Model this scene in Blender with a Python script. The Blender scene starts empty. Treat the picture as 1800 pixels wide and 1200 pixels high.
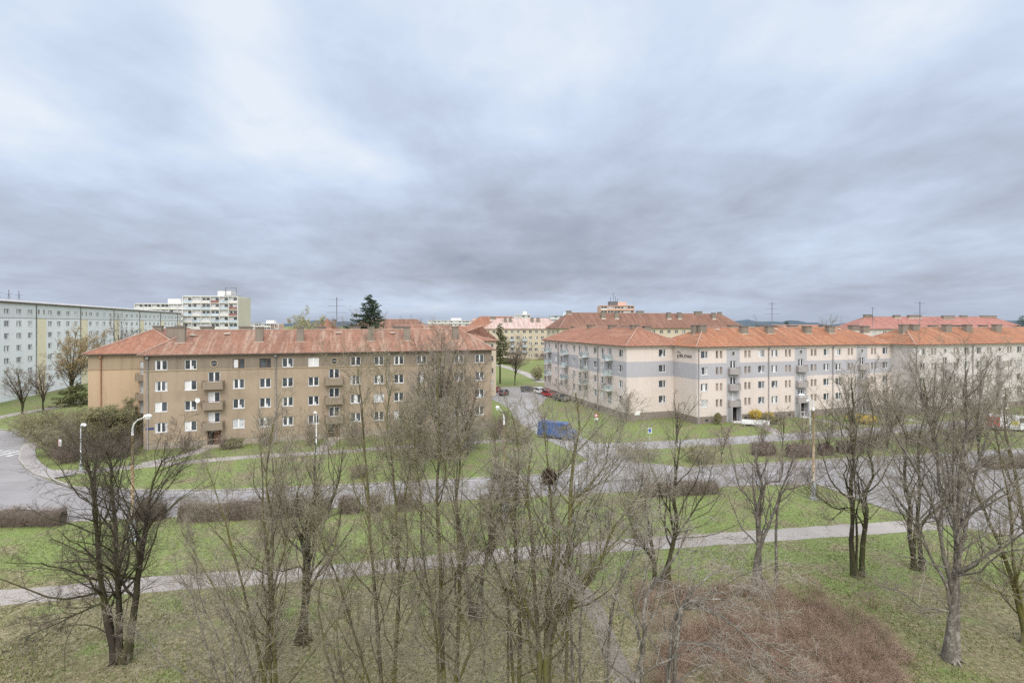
import bpy, math, random
import numpy as np
from mathutils import Vector
R = math.radians
rng = np.random.default_rng(11)
random.seed(5)
SC = bpy.context.scene
COL = SC.collection
EYE = 17.1
TH = R(17.8)
U = (math.cos(TH), math.sin(TH)); V = (-math.sin(TH), math.cos(TH))
F = 900.0

# ------------------------------------------------------------------ measuring helpers (image measurements -> metres on the flat ground)
def gp(px, py):
    d = EYE * F / (py - 570.0)
    return ((px - 900.0) / F * d, d)
def wp(px, py, d):
    return ((px - 900.0) / F * d, d, EYE - (py - 570.0) * d / F)
def along(px, O, v=0.0):
    """distance along U from O (shifted back by v) that is seen at image column px"""
    k = (px - 900.0) / F
    ox = O[0] + V[0] * v; oy = O[1] + V[1] * v
    return (k * oy - ox) / (U[0] - k * U[1])

# ------------------------------------------------------------------ object helpers
def tag(o, label=None, cat=None, group=None, kind=None):
    if label: o['label'] = label
    if cat: o['category'] = cat
    if group: o['group'] = group
    if kind: o['kind'] = kind
    return o
def empty(name, loc=(0, 0, 0), rz=0.0, parent=None):
    o = bpy.data.objects.new(name, None); COL.objects.link(o)
    o.empty_display_size = 0.5
    o.location = loc; o.rotation_euler = (0, 0, rz)
    if parent: o.parent = parent
    return o
def link(name, me, parent=None, loc=(0, 0, 0), rz=0.0):
    o = bpy.data.objects.new(name, me); COL.objects.link(o)
    o.location = loc; o.rotation_euler = (0, 0, rz)
    if parent: o.parent = parent
    return o
def np_mesh(name, verts, faces, mats, midx=None, smooth=False):
    """verts (n,3); faces (m,k) array with constant k"""
    verts = np.asarray(verts, dtype=np.float32); faces = np.asarray(faces, dtype=np.int32)
    me = bpy.data.meshes.new(name)
    me.vertices.add(len(verts)); me.vertices.foreach_set('co', verts.ravel())
    m, k = faces.shape
    me.loops.add(m * k); me.loops.foreach_set('vertex_index', faces.ravel())
    me.polygons.add(m)
    me.polygons.foreach_set('loop_start', np.arange(0, m * k, k, dtype=np.int32))
    me.polygons.foreach_set('loop_total', np.full(m, k, dtype=np.int32))
    if midx is not None: me.polygons.foreach_set('material_index', np.asarray(midx, dtype=np.int32))
    if smooth: me.polygons.foreach_set('use_smooth', np.ones(m, dtype=bool))
    for x in mats: me.materials.append(x)
    me.update(calc_edges=True)
    return me

class MB:
    def __init__(s): s.v = []; s.f = []; s.m = []; s.sm = []
    def face(s, pts, m=0, sm=False):
        b = len(s.v); s.v += [tuple(p) for p in pts]; s.f.append(tuple(range(b, b + len(pts)))); s.m.append(m); s.sm.append(sm)
    def box(s, x0, x1, y0, y1, z0, z1, m=0):
        b = len(s.v)
        s.v += [(x0,y0,z0),(x1,y0,z0),(x1,y1,z0),(x0,y1,z0),(x0,y0,z1),(x1,y0,z1),(x1,y1,z1),(x0,y1,z1)]
        for q in ((0,3,2,1),(4,5,6,7),(0,1,5,4),(1,2,6,5),(2,3,7,6),(3,0,4,7)):
            s.f.append(tuple(b+i for i in q)); s.m.append(m); s.sm.append(False)
    def prism(s, poly, z0, z1, m=0, mt=None):
        """poly: list of (x,y) counter-clockwise"""
        b = len(s.v); n = len(poly)
        s.v += [(p[0],p[1],z0) for p in poly] + [(p[0],p[1],z1) for p in poly]
        for i in range(n):
            j = (i+1) % n
            s.f.append((b+i,b+j,b+n+j,b+n+i)); s.m.append(m); s.sm.append(False)
        s.f.append(tuple(b+n+i for i in range(n))); s.m.append(m if mt is None else mt); s.sm.append(False)
        s.f.append(tuple(b+i for i in reversed(range(n)))); s.m.append(m); s.sm.append(False)
    def tube(s, pts, rad, n=8, m=0, caps=True):
        pts = [Vector(p) for p in pts]
        if not hasattr(rad, '__len__'): rad = [rad] * len(pts)
        b = len(s.v)
        for i, p in enumerate(pts):
            a = pts[max(0, i-1)]; c = pts[min(len(pts)-1, i+1)]
            t = (c - a).normalized()
            ref = Vector((0,1,0)) if abs(t.y) < .9 else Vector((1,0,0))
            e1 = t.cross(ref).normalized(); e2 = t.cross(e1)
            for k in range(n):
                w = 2*math.pi*k/n
                s.v.append(tuple(p + (e1*math.cos(w) + e2*math.sin(w)) * rad[i]))
        for i in range(len(pts)-1):
            for k in range(n):
                k2 = (k+1) % n
                s.f.append((b+i*n+k, b+i*n+k2, b+(i+1)*n+k2, b+(i+1)*n+k)); s.m.append(m); s.sm.append(True)
        if caps:
            s.f.append(tuple(b+k for k in range(n))); s.m.append(m); s.sm.append(False)
            e = b+(len(pts)-1)*n
            s.f.append(tuple(e+k for k in reversed(range(n)))); s.m.append(m); s.sm.append(False)
    def mesh(s, name, mats):
        me = bpy.data.meshes.new(name)
        me.from_pydata(s.v, [], s.f)
        if not isinstance(mats, (list, tuple)): mats = [mats]
        for x in mats: me.materials.append(x)
        me.polygons.foreach_set('material_index', s.m)
        me.polygons.foreach_set('use_smooth', s.sm)
        me.update()
        return me
    def build(s, name, mats, parent=None, loc=(0,0,0), rz=0.0):
        return link(name, s.mesh(name, mats), parent, loc, rz)

# ------------------------------------------------------------------ materials
class NT:
    def __init__(s, name):
        s.mat = bpy.data.materials.new(name); s.mat.use_nodes = True
        s.t = s.mat.node_tree; s.bsdf = s.t.nodes['Principled BSDF']
    def n(s, typ, **kw):
        x = s.t.nodes.new(typ)
        for k, v in kw.items(): setattr(x, k, v)
        return x
    def l(s, a, b): s.t.links.new(a, b)
    def coord(s, scale=(1,1,1), which='Object', rot=(0,0,0)):
        tc = s.n('ShaderNodeTexCoord'); mp = s.n('ShaderNodeMapping')
        mp.inputs['Scale'].default_value = scale; mp.inputs['Rotation'].default_value = rot
        s.l(tc.outputs[which], mp.inputs['Vector']); return mp.outputs['Vector']
    def pos(s, scale=(1,1,1)):
        g = s.n('ShaderNodeNewGeometry'); mp = s.n('ShaderNodeMapping'); mp.inputs['Scale'].default_value = scale
        s.l(g.outputs['Position'], mp.inputs['Vector']); return mp.outputs['Vector']
    def noise(s, vec, scale, detail=4, rough=.6, dist=0.0):
        x = s.n('ShaderNodeTexNoise'); x.inputs['Scale'].default_value = scale
        x.inputs['Detail'].default_value = detail; x.inputs['Roughness'].default_value = rough
        x.inputs['Distortion'].default_value = dist
        s.l(vec, x.inputs['Vector']); return x.outputs['Fac']
    def ramp(s, fac, stops, interp='LINEAR'):
        x = s.n('ShaderNodeValToRGB'); x.color_ramp.interpolation = interp
        e = x.color_ramp.elements
        while len(e) > 1: e.remove(e[-1])
        e[0].position = stops[0][0]; e[0].color = (*stops[0][1], 1)
        for p, c in stops[1:]:
            q = e.new(p); q.color = (*c, 1)
        s.l(fac, x.inputs['Fac']); return x.outputs['Color']
    def sr(s, fac, a, b):
        x = s.n('ShaderNodeMapRange', interpolation_type='SMOOTHSTEP')
        x.inputs['From Min'].default_value = a; x.inputs['From Max'].default_value = b
        s.l(fac, x.inputs['Value']); return x.outputs['Result']
    def mix(s, fac, a, b, mode='MIX'):
        x = s.n('ShaderNodeMix', data_type='RGBA', blend_type=mode)
        for inp, v in ((0, fac), (6, a), (7, b)):
            if isinstance(v, (int, float)): x.inputs[inp].default_value = v
            elif isinstance(v, tuple): x.inputs[inp].default_value = (*v, 1)
            else: s.l(v, x.inputs[inp])
        return x.outputs[2]
    def math(s, op, a, b=0.0):
        x = s.n('ShaderNodeMath', operation=op)
        for i, v in ((0, a), (1, b)):
            if isinstance(v, (int, float)): x.inputs[i].default_value = v
            else: s.l(v, x.inputs[i])
        return x.outputs[0]
    def out(s, col, rough=.85, bump=None, bs=.3, bd=.02, spec=.3, metal=0.0):
        if isinstance(col, tuple): s.bsdf.inputs['Base Color'].default_value = (*col, 1)
        else: s.l(col, s.bsdf.inputs['Base Color'])
        s.bsdf.inputs['Roughness'].default_value = rough
        s.bsdf.inputs['Specular IOR Level'].default_value = spec
        s.bsdf.inputs['Metallic'].default_value = metal
        if bump is not None:
            b = s.n('ShaderNodeBump'); b.inputs['Strength'].default_value = bs; b.inputs['Distance'].default_value = bd
            s.l(bump, b.inputs['Height']); s.l(b.outputs['Normal'], s.bsdf.inputs['Normal'])
        return s.mat
def c3(c, f): return tuple(min(1.0, x*f) for x in c)

def m_plain(name, c, rough=.7, var=.18, scale=2.0, metal=0.0, spec=.3):
    t = NT(name); v = t.coord()
    n = t.noise(v, scale, 5)
    return t.out(t.ramp(n, [(.3, c3(c, 1-var)), (.7, c3(c, 1+var))]), rough, metal=metal, spec=spec)
def m_stucco(name, c, stain=.35, streak=.25, fine=1.0):
    """weathered render: broad blotches, rain streaks running down, fine grain"""
    t = NT(name); v = t.coord()
    a = t.noise(v, .22, 5, .65); b = t.noise(t.coord((1.6, 1.6, .09)), 1.0, 6, .7); g = t.noise(v, 9.0, 4, .7)
    col = t.ramp(a, [(.3, c3(c, 1-stain*.6)), (.5, c), (.72, c3(c, 1+stain*.35))])
    st = t.sr(b, .46, .74)
    col = t.mix(t.math('MULTIPLY', st, streak), col, c3(c, .52), 'MIX')
    col = t.mix(.22*fine, col, t.ramp(g, [(.3, (.3,.3,.3)), (.7, (.75,.75,.75))]), 'OVERLAY')
    return t.out(col, .92, g, .25, .01, spec=.15)
def m_roof(name, base, pale, dark, palefac=.35, moss=None):
    """clay tiles: courses and columns of tiles, vertical weather streaks, individual tile tints"""
    t = NT(name)
    v = t.coord()
    st = t.noise(t.coord((1.5, .11, .11)), 1.0, 6, .74)
    bl = t.noise(v, .16, 4, .6)
    cell = t.n('ShaderNodeTexWhiteNoise', noise_dimensions='3D')
    sn = t.n('ShaderNodeVectorMath', operation='SNAP'); sn.inputs[1].default_value = (.28, .34, .19)
    t.l(v, sn.inputs[0]); t.l(sn.outputs['Vector'], cell.inputs['Vector'])
    col = t.ramp(bl, [(.3, c3(base, .86)), (.7, c3(base, 1.12))])
    col = t.mix(t.math('MULTIPLY', t.sr(st, .47, .60), palefac), col, pale)
    st2 = t.noise(t.coord((1.7, .22, .22)), .8, 6, .75)
    col = t.mix(t.math('MULTIPLY', t.sr(st2, .48, .62), .6), col, dark)
    if moss:
        mo = t.noise(v, .33, 6, .7)
        col = t.mix(t.math('MULTIPLY', t.sr(mo, .5, .66), .7), col, moss)
    col = t.mix(.38, col, t.ramp(cell.outputs['Value'], [(0, (.3,.3,.3)), (1, (.72,.72,.72))]), 'OVERLAY')
    wv = t.n('ShaderNodeTexWave', wave_type='BANDS', bands_direction='Z', wave_profile='SAW'); wv.inputs['Scale'].default_value = 1.3
    t.l(v, wv.inputs['Vector'])
    col = t.mix(.22, col, t.ramp(wv.outputs['Fac'], [(0, (.62,.62,.62)), (.75, (.52,.52,.52)), (1, (.2,.2,.2))]), 'OVERLAY')
    return t.out(col, .88, wv.outputs['Fac'], .5, .03, spec=.2)
def m_bark(name, c, moss=None, light=None):
    t = NT(name); v = t.pos((1, 1, .35))
    n = t.noise(v, 9, 5, .7)
    col = t.ramp(n, [(.32, c3(c, .6)), (.68, c3(c, 1.45))])
    if light:
        col = t.mix(t.sr(t.noise(t.pos(), 2.6, 5, .7), .5, .66), col, light)
    if moss:
        col = t.mix(t.math('MULTIPLY', t.sr(t.noise(t.pos((1,1,.3)), 1.3, 4, .6), .36, .58), .85), col, moss)
    return t.out(col, .95, n, .5, .02, spec=.1)
def m_twig(name, a, b, c=None):
    t = NT(name); n = t.noise(t.pos(), 1.7, 6, .75)
    stops = [(.34, a), (.62, b)] + ([(.74, c)] if c else [])
    return t.out(t.ramp(n, stops), .9, spec=.15)
def m_glass(name, c=(.055,.064,.075), rough=.12, spec=.5):
    t = NT(name); n = t.noise(t.pos(), .7, 3)
    return t.out(t.ramp(n, [(.35, c3(c,.55)), (.65, c3(c, 1.7))]), rough, spec=spec)

M = {}
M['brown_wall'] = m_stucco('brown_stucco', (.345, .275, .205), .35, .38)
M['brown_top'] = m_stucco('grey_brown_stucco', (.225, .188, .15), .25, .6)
M['brown_plinth'] = m_stucco('grey_plinth', (.36, .31, .26), .3, .35)
M['course'] = m_stucco('string_course', (.37, .30, .21), .2, .3)
M['ochre_wall'] = m_stucco('ochre_stucco', (.46, .345, .23), .18, .22)
M['ochre_top'] = m_stucco('ochre_brown_stucco', (.33, .26, .18), .2, .5)
M['cream_wall'] = m_stucco('cream_render', (.625, .55, .51), .1, .14, .5)
M['pink_wall'] = m_stucco('pink_render', (.64, .565, .535), .1, .12, .5)
M['grey_band'] = m_stucco('grey_band_render', (.40, .395, .425), .08, .1, .5)
M['grey_stair'] = m_stucco('grey_stair_render', (.405, .40, .42), .08, .12, .5)
M['taupe_plinth'] = m_stucco('taupe_plinth', (.235, .20, .175), .2, .25)
M['old_wall'] = m_stucco('old_grey_render', (.54, .51, .49), .25, .4)
M['beige_wall'] = m_stucco('beige_render', (.52, .455, .36), .2, .25)
M['panel_wall'] = m_stucco('pale_blue_grey_panel', (.77, .785, .80), .1, .22, .5)
M['panel_top'] = m_stucco('grey_top_panel', (.63, .655, .66), .1, .2, .5)
M['panel_yellow'] = m_stucco('yellow_panel', (.76, .68, .50), .1, .15, .5)
M['roof_rust'] = m_roof('weathered_tile', (.215, .112, .078), (.31, .235, .185), (.14, .082, .062), .55)
M['roof_orange'] = m_roof('orange_tile', (.265, .115, .064), (.34, .205, .135), (.15, .08, .055), .4, (.20, .12, .08))
M['roof_red'] = m_roof('red_tile', (.235, .112, .074), (.32, .20, .145), (.17, .082, .058), .35)
M['roof_dark'] = m_roof('dark_brown_tile', (.175, .095, .072), (.28, .17, .12), (.10, .06, .048), .4, (.15, .085, .06))
M['roof_pink'] = m_roof('pale_pink_tile', (.37, .285, .26), (.46, .41, .39), (.33, .16, .13), .7)
M['roof_wine'] = m_roof('wine_red_tile', (.27, .125, .105), (.33, .2, .17), (.2, .09, .075), .3)
M['mortar'] = m_plain('ridge_mortar', (.36, .24, .19), .9)
M['fascia'] = m_plain('dark_gutter', (.10, .075, .06), .6)
M['soffit'] = m_plain('soffit_boards', (.30, .24, .19), .8)
M['cream_soffit'] = m_plain('pale_cornice', (.62, .56, .50), .8)
M['chimney'] = m_stucco('chimney_render', (.235, .205, .17), .35, .5)
M['chimney_cap'] = m_plain('chimney_cap', (.16, .145, .13), .9)
M['flashing'] = m_plain('flashing', (.55, .50, .45), .6)
M['white'] = m_plain('white_plastic_frame', (.80, .80, .80), .45, .06)
M['offwhite'] = m_plain('old_white_frame', (.55, .53, .50), .6, .15)
M['woodframe'] = m_plain('brown_wood_frame', (.12, .075, .05), .6)
M['glass'] = m_glass('window_glass')
M['curtain'] = m_plain('net_curtain', (.50, .51, .53), .9, .22, 3.0)
M['curtain_warm'] = m_plain('warm_curtain', (.42, .36, .31), .9, .25, 3.0)
M['blind'] = m_plain('white_blind', (.66, .66, .67), .7, .05)
M['narrow'] = m_glass('narrow_window_brown', (.22, .17, .14), .35, .4)
M['dark'] = m_plain('dark_interior', (.02, .018, .016), .9)
M['door_brown'] = m_plain('brown_door', (.11, .05, .03), .6)
M['door_grey'] = m_plain('grey_door', (.20, .20, .21), .5)
M['balcony_brown'] = m_stucco('balcony_brown', (.255, .21, .16), .3, .6)
M['balcony_grey'] = m_stucco('balcony_grey', (.33, .305, .295), .15, .3)
M['balcony_glass'] = m_glass('frosted_teal_glass', (.31, .36, .375), .25, .5)
M['rail'] = m_plain('rusty_rail', (.17, .10, .075), .7)
M['steel'] = m_plain('grey_steel', (.38, .39, .39), .5, .1, 3, .2)
M['zinc'] = m_plain('zinc_pipe', (.24, .235, .235), .5, .2)
M['copperpipe'] = m_plain('painted_pipe', (.30, .14, .09), .6)
M['antenna'] = m_plain('antenna_metal', (.14, .14, .15), .5, .1, 3, .5)
M['concrete'] = m_stucco('panel_concrete', (.62, .61, .59), .12, .25)
M['tower_cream'] = m_stucco('tower_cream', (.56, .52, .43), .1, .2)
M['tower_blue'] = m_plain('balcony_panel_blue', (.42, .48, .52), .6, .3, .4)
M['tower_pink'] = m_stucco('tower_pink', (.56, .38, .31), .1, .2)
M['text'] = m_plain('dark_lettering', (.07, .06, .06), .6)
M['plate_blue'] = m_plain('name_plate_blue', (.06, .08, .16), .4)
# ------------------------------------------------------------------ windows
WCACHE = {}
def frame_mesh(w, h, style):
    key = ('f', w, h, style)
    if key in WCACHE: return WCACHE[key]
    b = MB(); t = .085 if style != 'narrow' else .045
    y0, y1 = -.01, .07
    b.box(-w/2, -w/2+t, y0, y1, 0, h); b.box(w/2-t, w/2, y0, y1, 0, h)
    b.box(-w/2+t, w/2-t, y0, y1, 0, t); b.box(-w/2+t, w/2-t, y0, y1, h-t, h)
    if style in ('double', 'door'):
        b.box(-.085, .085, y0-.01, y1, t, h-t)
    elif style == 'third':
        b.box(w*.14-.06, w*.14+.06, y0-.01, y1, t, h-t)
    elif style == 'triple':
        b.box(-w/6-.05, -w/6+.05, y0-.01, y1, t, h-t); b.box(w/6-.05, w/6+.05, y0-.01, y1, t, h-t)
    if style == 'door':
        b.box(-w/2+t, -.085, y0+.005, y1-.01, .75, .85); b.box(.085, w/2-t, y0+.005, y1-.01, .75, .85)
    if style != 'door':
        b.box(-w/2-.05, w/2+.05, -.17, -.012, -.045, .0)           # sill
    WCACHE[key] = b
    return b
def frame_me(w, h, style, mat):
    key = ('fm', w, h, style, mat)
    if key not in WCACHE: WCACHE[key] = frame_mesh(w, h, style).mesh('window', M[mat])
    return WCACHE[key]
def pane_me(w, h, style, var):
    key = ('p', w, h, style, var)
    if key in WCACHE: return WCACHE[key]
    b = MB(); t = .05
    x0, x1, y = -w/2+t, w/2-t, .045
    if style == 'narrow':
        cuts = [(x0, x1, 1)]
    else:
        # 0 glass, 1 curtain : spans across the pane, 2 blind
        cuts = {0: [(0, 1, 0)],
                1: [(0, .2, 1), (.2, .8, 0), (.8, 1, 1)],
                2: [(0, .3, 0), (.3, .7, 2), (.7, 1, 0)],
                3: [(0, 1, 1)],
                4: [(0, .12, 2), (.12, .42, 0), (.42, .62, 1), (.62, 1, 0)],
                5: [(0, .5, 2), (.5, 1, 0)],
                6: [(0, 1, 2)],
                7: [(0, .42, 0), (.42, .75, 1), (.75, 1, 0)]}[var]
        cuts = [(x0+(x1-x0)*a, x0+(x1-x0)*c, m) for a, c, m in cuts]
    split = {1: .45, 4: .2, 7: .35}.get(var, 0)
    for a, c, m in cuts:
        if m == 1 and split:                    # half-height net curtain
            b.face([(a, y, t), (c, y, t), (c, y, h*split), (a, y, h*split)], 1)
            b.face([(a, y, h*split), (c, y, h*split), (c, y, h-t), (a, y, h-t)], 0 if var == 7 else 1)
        else:
            b.face([(a, y, t), (c, y, t), (c, y, h-t), (a, y, h-t)], m)
    mats = [M['narrow']]*2 if style == 'narrow' else [M['glass'], M['curtain'], M['blind']]
    WCACHE[key] = b.mesh('pane', mats)
    return WCACHE[key]
def put_window(parent, o, du, n, s, z, w, h, style='double', mat='white', var=None, inset=.13, detail=True, name='window'):
    if var is None: var = random.choice((0, 0, 0, 0, 1, 1, 2, 2, 3, 4, 4, 5, 7, 7, 7))
    rz = math.atan2(n[0], -n[1])
    x = o[0] + du[0]*s - n[0]*inset; y = o[1] + du[1]*s - n[1]*inset
    f = link(name, frame_me(w, h, style, mat), parent, (x, y, z), rz)
    link('pane', pane_me(w, h, style, var), f)
    return f
def facade(b, o, du, n, W, z0, z1, opens, matf, xb=(), zb=(), depth=.21, rev=0):
    """wall sheet with true openings and reveals. opens: (s0,s1,za,zb)"""
    xs = sorted({0.0, W, *[round(q, 3) for p in opens for q in p[:2]], *[round(q, 3) for q in xb]})
    zs = sorted({z0, z1, *[round(q, 3) for p in opens for q in p[2:]], *[round(q, 3) for q in zb]})
    xs = [x for x in xs if 0 <= x <= W]; zs = [z for z in zs if z0 <= z <= z1]
    P = lambda s, z, dep=0.0: (o[0]+du[0]*s-n[0]*dep, o[1]+du[1]*s-n[1]*dep, z)
    for i in range(len(xs)-1):
        for j in range(len(zs)-1):
            cx, cz = (xs[i]+xs[i+1])/2, (zs[j]+zs[j+1])/2
            if any(p[0] < cx < p[1] and p[2] < cz < p[3] for p in opens): continue
            b.face([P(xs[i], zs[j]), P(xs[i+1], zs[j]), P(xs[i+1], zs[j+1]), P(xs[i], zs[j+1])], matf(cx, cz))
    for a, c, d, e in opens:
        m = matf((a+c)/2, (d+e)/2)
        b.face([P(a, d), P(a, d, depth), P(a, e, depth), P(a, e)], m)
        b.face([P(c, d), P(c, d, depth), P(c, e, depth), P(c, e)], m)
        b.face([P(a, d), P(c, d), P(c, d, depth), P(a, d, depth)], m)
        b.face([P(a, e), P(c, e), P(c, e, depth), P(a, e, depth)], m)
        b.face([P(a, d, depth), P(c, d, depth), P(c, e, depth), P(a, e, depth)], m)   # back of the niche
def hip_roof(parent, x0, x1, y0, y1, ze, zr, mats, ov=.55, hl=None, hr=None, hf=None, axis='x', soff=None):
    """hipped roof with overhanging eaves, gutter and mortared ridges; mats = (tile, mortar, fascia, soffit)"""
    X0, X1, Y0, Y1 = x0-ov, x1+ov, y0-ov, y1+ov
    b = MB()
    if axis == 'x':
        ym = (y0+y1)/2; hl = (y1-y0)/2 if hl is None else hl; hr = (y1-y0)/2 if hr is None else hr
        A, B = (x0+hl, ym, zr), (x1-hr, ym, zr)
        a, c, d, e = (X0,Y0,ze), (X1,Y0,ze), (X1,Y1,ze), (X0,Y1,ze)
        planes = [[a, c, B, A], [d, e, A, B], [e, a, A], [c, d, B]]
        lines = [(A, B), (a, A), (c, B), (d, B), (e, A)]
    else:
        xm = (x0+x1)/2; hl = (x1-x0)/2 if hl is None else hl; hr = (x1-x0)/2 if hr is None else hr
        A, B = (xm, y0+hl, zr), (xm, y1-hr, zr)
        a, c, d, e = (X0,Y0,ze), (X1,Y0,ze), (X1,Y1,ze), (X0,Y1,ze)
        planes = [[a, c, A], [c, d, B, A], [d, e, B], [e, a, A, B]]
        lines = [(A, B), (a, A), (c, A), (d, B), (e, B)]
    for p in planes: b.face(p, 0)
    for p, q in lines:
        p2 = (p[0], p[1], p[2]+.02); q2 = (q[0], q[1], q[2]+.02)
        b.tube([p2, q2], .11, 6, 1)
    # gutter band and soffit
    g = .16
    for p, q in ((a, c), (c, d), (d, e), (e, a)):
        b.face([(p[0], p[1], ze-g), (q[0], q[1], ze-g), (q[0], q[1], ze), (p[0], p[1], ze)], 2)
    b.face([(X0, Y0, ze-g), (X0, Y1, ze-g), (X1, Y1, ze-g), (X1, Y0, ze-g)], 3)
    return b.build('roof', [M[m] for m in mats], parent)
def chimney(parent, x, y, w, dpt, z0, z1, pots=True, flash=True):
    b = MB()
    b.box(x-w/2, x+w/2, y-dpt/2, y+dpt/2, z0, z1-.18, 0)
    b.box(x-w/2-.08, x+w/2+.08, y-dpt/2-.08, y+dpt/2+.08, z1-.18, z1, 1)
    if pots:
        k = max(1, int(w/.45))
        for i in range(k):
            cx = x - w/2 + (i+.5)*w/k
            b.box(cx-.1, cx+.1, y-.1, y+.1, z1, z1+.16, 1)
    if flash:
        b.box(x-w/2-.15, x+w/2+.15, y-dpt/2-.18, y-dpt/2-.001, z0-.25, z0+.55, 2)
    return b.build('chimney', [M['chimney'], M['chimney_cap'], M['flashing']], parent)
def porthole(parent, o, du, n, s, z, r=.42, mat='offwhite'):
    rz = math.atan2(n[0], -n[1])
    key = ('port', r, mat)
    if key not in WCACHE:
        b = MB(); N = 20
        for i in range(N):
            a, c = 2*math.pi*i/N, 2*math.pi*(i+1)/N
            q = lambda R_, w, y: (R_*math.cos(w), y, R_*math.sin(w))
            b.face([q(r, a, -.06), q(r, c, -.06), q(r+.13, c, -.06), q(r+.13, a, -.06)], 0)
            b.face([q(r+.13, a, -.06), q(r+.13, c, -.06), q(r+.13, c, .0), q(r+.13, a, .0)], 0)
            b.face([q(r, a, -.06), q(r, c, -.06), q(r, c, -.015), q(r, a, -.015)], 0)
        p = MB(); p.face([(r*math.cos(2*math.pi*i/N), -.015, r*math.sin(2*math.pi*i/N)) for i in range(N)], 0)
        p.box(-r, r, -.035, -.02, -.025, .025, 1)
        WCACHE[key] = (b.mesh('round_window', M[mat]), p.mesh('pane', [M['glass'], M['offwhite']]))
    x = o[0]+du[0]*s; y = o[1]+du[1]*s
    f = link('round_window', WCACHE[key][0], parent, (x, y, z), rz)
    link('pane', WCACHE[key][1], f)
def balcony_solid(parent, s, z, w, mat, depth=1.0, hgt=1.0, curved=False, y=0.0):
    """masonry balcony on the front wall; z = underside of slab"""
    b = MB(); t = .1
    if curved:
        N = 8
        outer = [(-w/2, 0)] + [(-w/2*math.cos(math.pi*i/N*1.0) if False else (-w/2 + w*i/N), -depth*(.62+.38*math.sin(math.pi*i/N))) for i in range(N+1)] + [(w/2, 0)]
    else:
        outer = [(-w/2, 0), (-w/2, -depth), (w/2, -depth), (w/2, 0)]
    b.prism([(p[0], p[1]) for p in outer], 0, .14, 0)
    for i in range(len(outer)-1):
        p, q = outer[i], outer[i+1]
        dx, dy = q[0]-p[0], q[1]-p[1]; L = math.hypot(dx, dy) or 1
        nx, ny = -dy/L*t, dx/L*t
        b.prism([p, q, (q[0]+nx, q[1]+ny), (p[0]+nx, p[1]+ny)], .14, .14+hgt-.06, 0)
    o = b.build('balcony', M[mat], parent, (s, y, z))
    r = MB(); top = .14+hgt+.1
    inner = [(p[0]*.97, p[1]*.97) for p in outer]
    r.tube([(p[0], p[1], top) for p in inner], .025, 6, 0)
    for p in inner[::1 if not curved else 2]: r.tube([(p[0], p[1], .9), (p[0], p[1], top)], .018, 5, 0)
    r.build('rail', M['rail'], o)
    return o
def balcony_glazed(parent, t, z, w=2.7, depth=1.15):
    """slab with frosted teal glass on the side wall (faces -x)"""
    key = ('bg', w, depth)
    if key not in WCACHE:
        b = MB(); b.box(-depth, 0, -w/2, w/2, 0, .16, 0)
        g = MB(); N = 8
        pts = [(0, w/2), (-depth*.72, w/2)] + [(-depth*(.72+.28*math.sin(math.pi*i/N)), w/2-w*i/N) for i in range(1, N)] + [(-depth*.72, -w/2), (0, -w/2)]
        for i in range(len(pts)-1):
            p, q = pts[i], pts[i+1]
            dx, dy = q[0]-p[0], q[1]-p[1]; L = math.hypot(dx, dy); nx, ny = dy/L*.02, -dx/L*.02
            g.prism([p, q, (q[0]+nx, q[1]+ny), (p[0]+nx, p[1]+ny)], .06, 1.02, 0)
        r = MB(); r.tube([(p[0], p[1], 1.08) for p in pts], .03, 6, 0)
        for p in pts[1:-1:2]: r.tube([(p[0]-.03, p[1], .0), (p[0]-.03, p[1], 1.08)], .022, 5, 0)
        WCACHE[key] = (b.mesh('balcony', M['concrete']), g.mesh('glass_panel', M['balcony_glass']), r.mesh('rail', M['steel']))
    o = link('balcony', WCACHE[key][0], parent, (0, t, z))
    link('glass_panel', WCACHE[key][1], o); link('rail', WCACHE[key][2], o)
def pipe(parent, x, y, z0, z1, mat='zinc', r=.075):
    b = MB(); b.tube([(x, y, z0), (x, y, z1-.35), (x, y-.18 if y < 1 else y, z1)], r, 8, 0)
    b.box(x-.16, x+.16, y-.26, y+.02, z1-.02, z1+.28, 0)
    return b.build('downpipe', M[mat], parent)
def antenna(parent, x, y, z, h, arms=2, big=False):
    b = MB(); r = .05 if big else .035
    b.tube([(x, y, z), (x, y, z+h)], r, 6)
    for i in range(arms):
        zz = z+h*(.55+.38*i/max(1, arms-1 or 1)) if arms > 1 else z+h*.9
        L = (1.6 if big else .8)*(1-.2*i)
        b.tube([(x-L, y, zz), (x+L, y, zz)], .022, 5)
        for k in range(7):
            xx = x-L+2*L*k/6
            b.tube([(xx, y-.35, zz), (xx, y+.35, zz)], .012, 4)
    return b.build('antenna', M['antenna'], parent)
def bframe(O): return (O[0], O[1], 0.0)

# ================================================================== the long brown block
S_O, S_D, S_N = (0, 0), (1, 0), (0, -1)
W_D, W_N = (0, 1), (-1, 0)
MO = (-50.1, 69.6)
br = empty('apartment_building', bframe(MO), TH)
tag(br, 'long four storey brown stucco block with weathered red tile roof', 'apartment building')
LB = 49.1; DB = 12.0
opens = []; wins = []
rowsB = [11.5, 8.62, 5.79, 2.96]
for k in range(3):
    for j, off in enumerate((2.05, 5.6, 11.6, 15.05)):
        s = 16*k + off
        for i, zc in enumerate(rowsB):
            w, h = 1.5, 1.36
            opens.append((s-w/2, s+w/2, zc-h/2, zc+h/2)); wins.append((k, j, i, s, zc-h/2, w, h))
doors = []
for k in range(3):
    s = 16*k + 8.5
    for zf in (8.2, 5.35, 2.5):
        opens.append((s-.75, s+.75, zf, zf+2.2)); doors.append((s, zf))
    opens.append((s-.85, s+.85, .12, 2.3))
b = MB()
mf = lambda s, z: 2 if z < .95 else (1 if z > 10.82 else 0)
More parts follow.
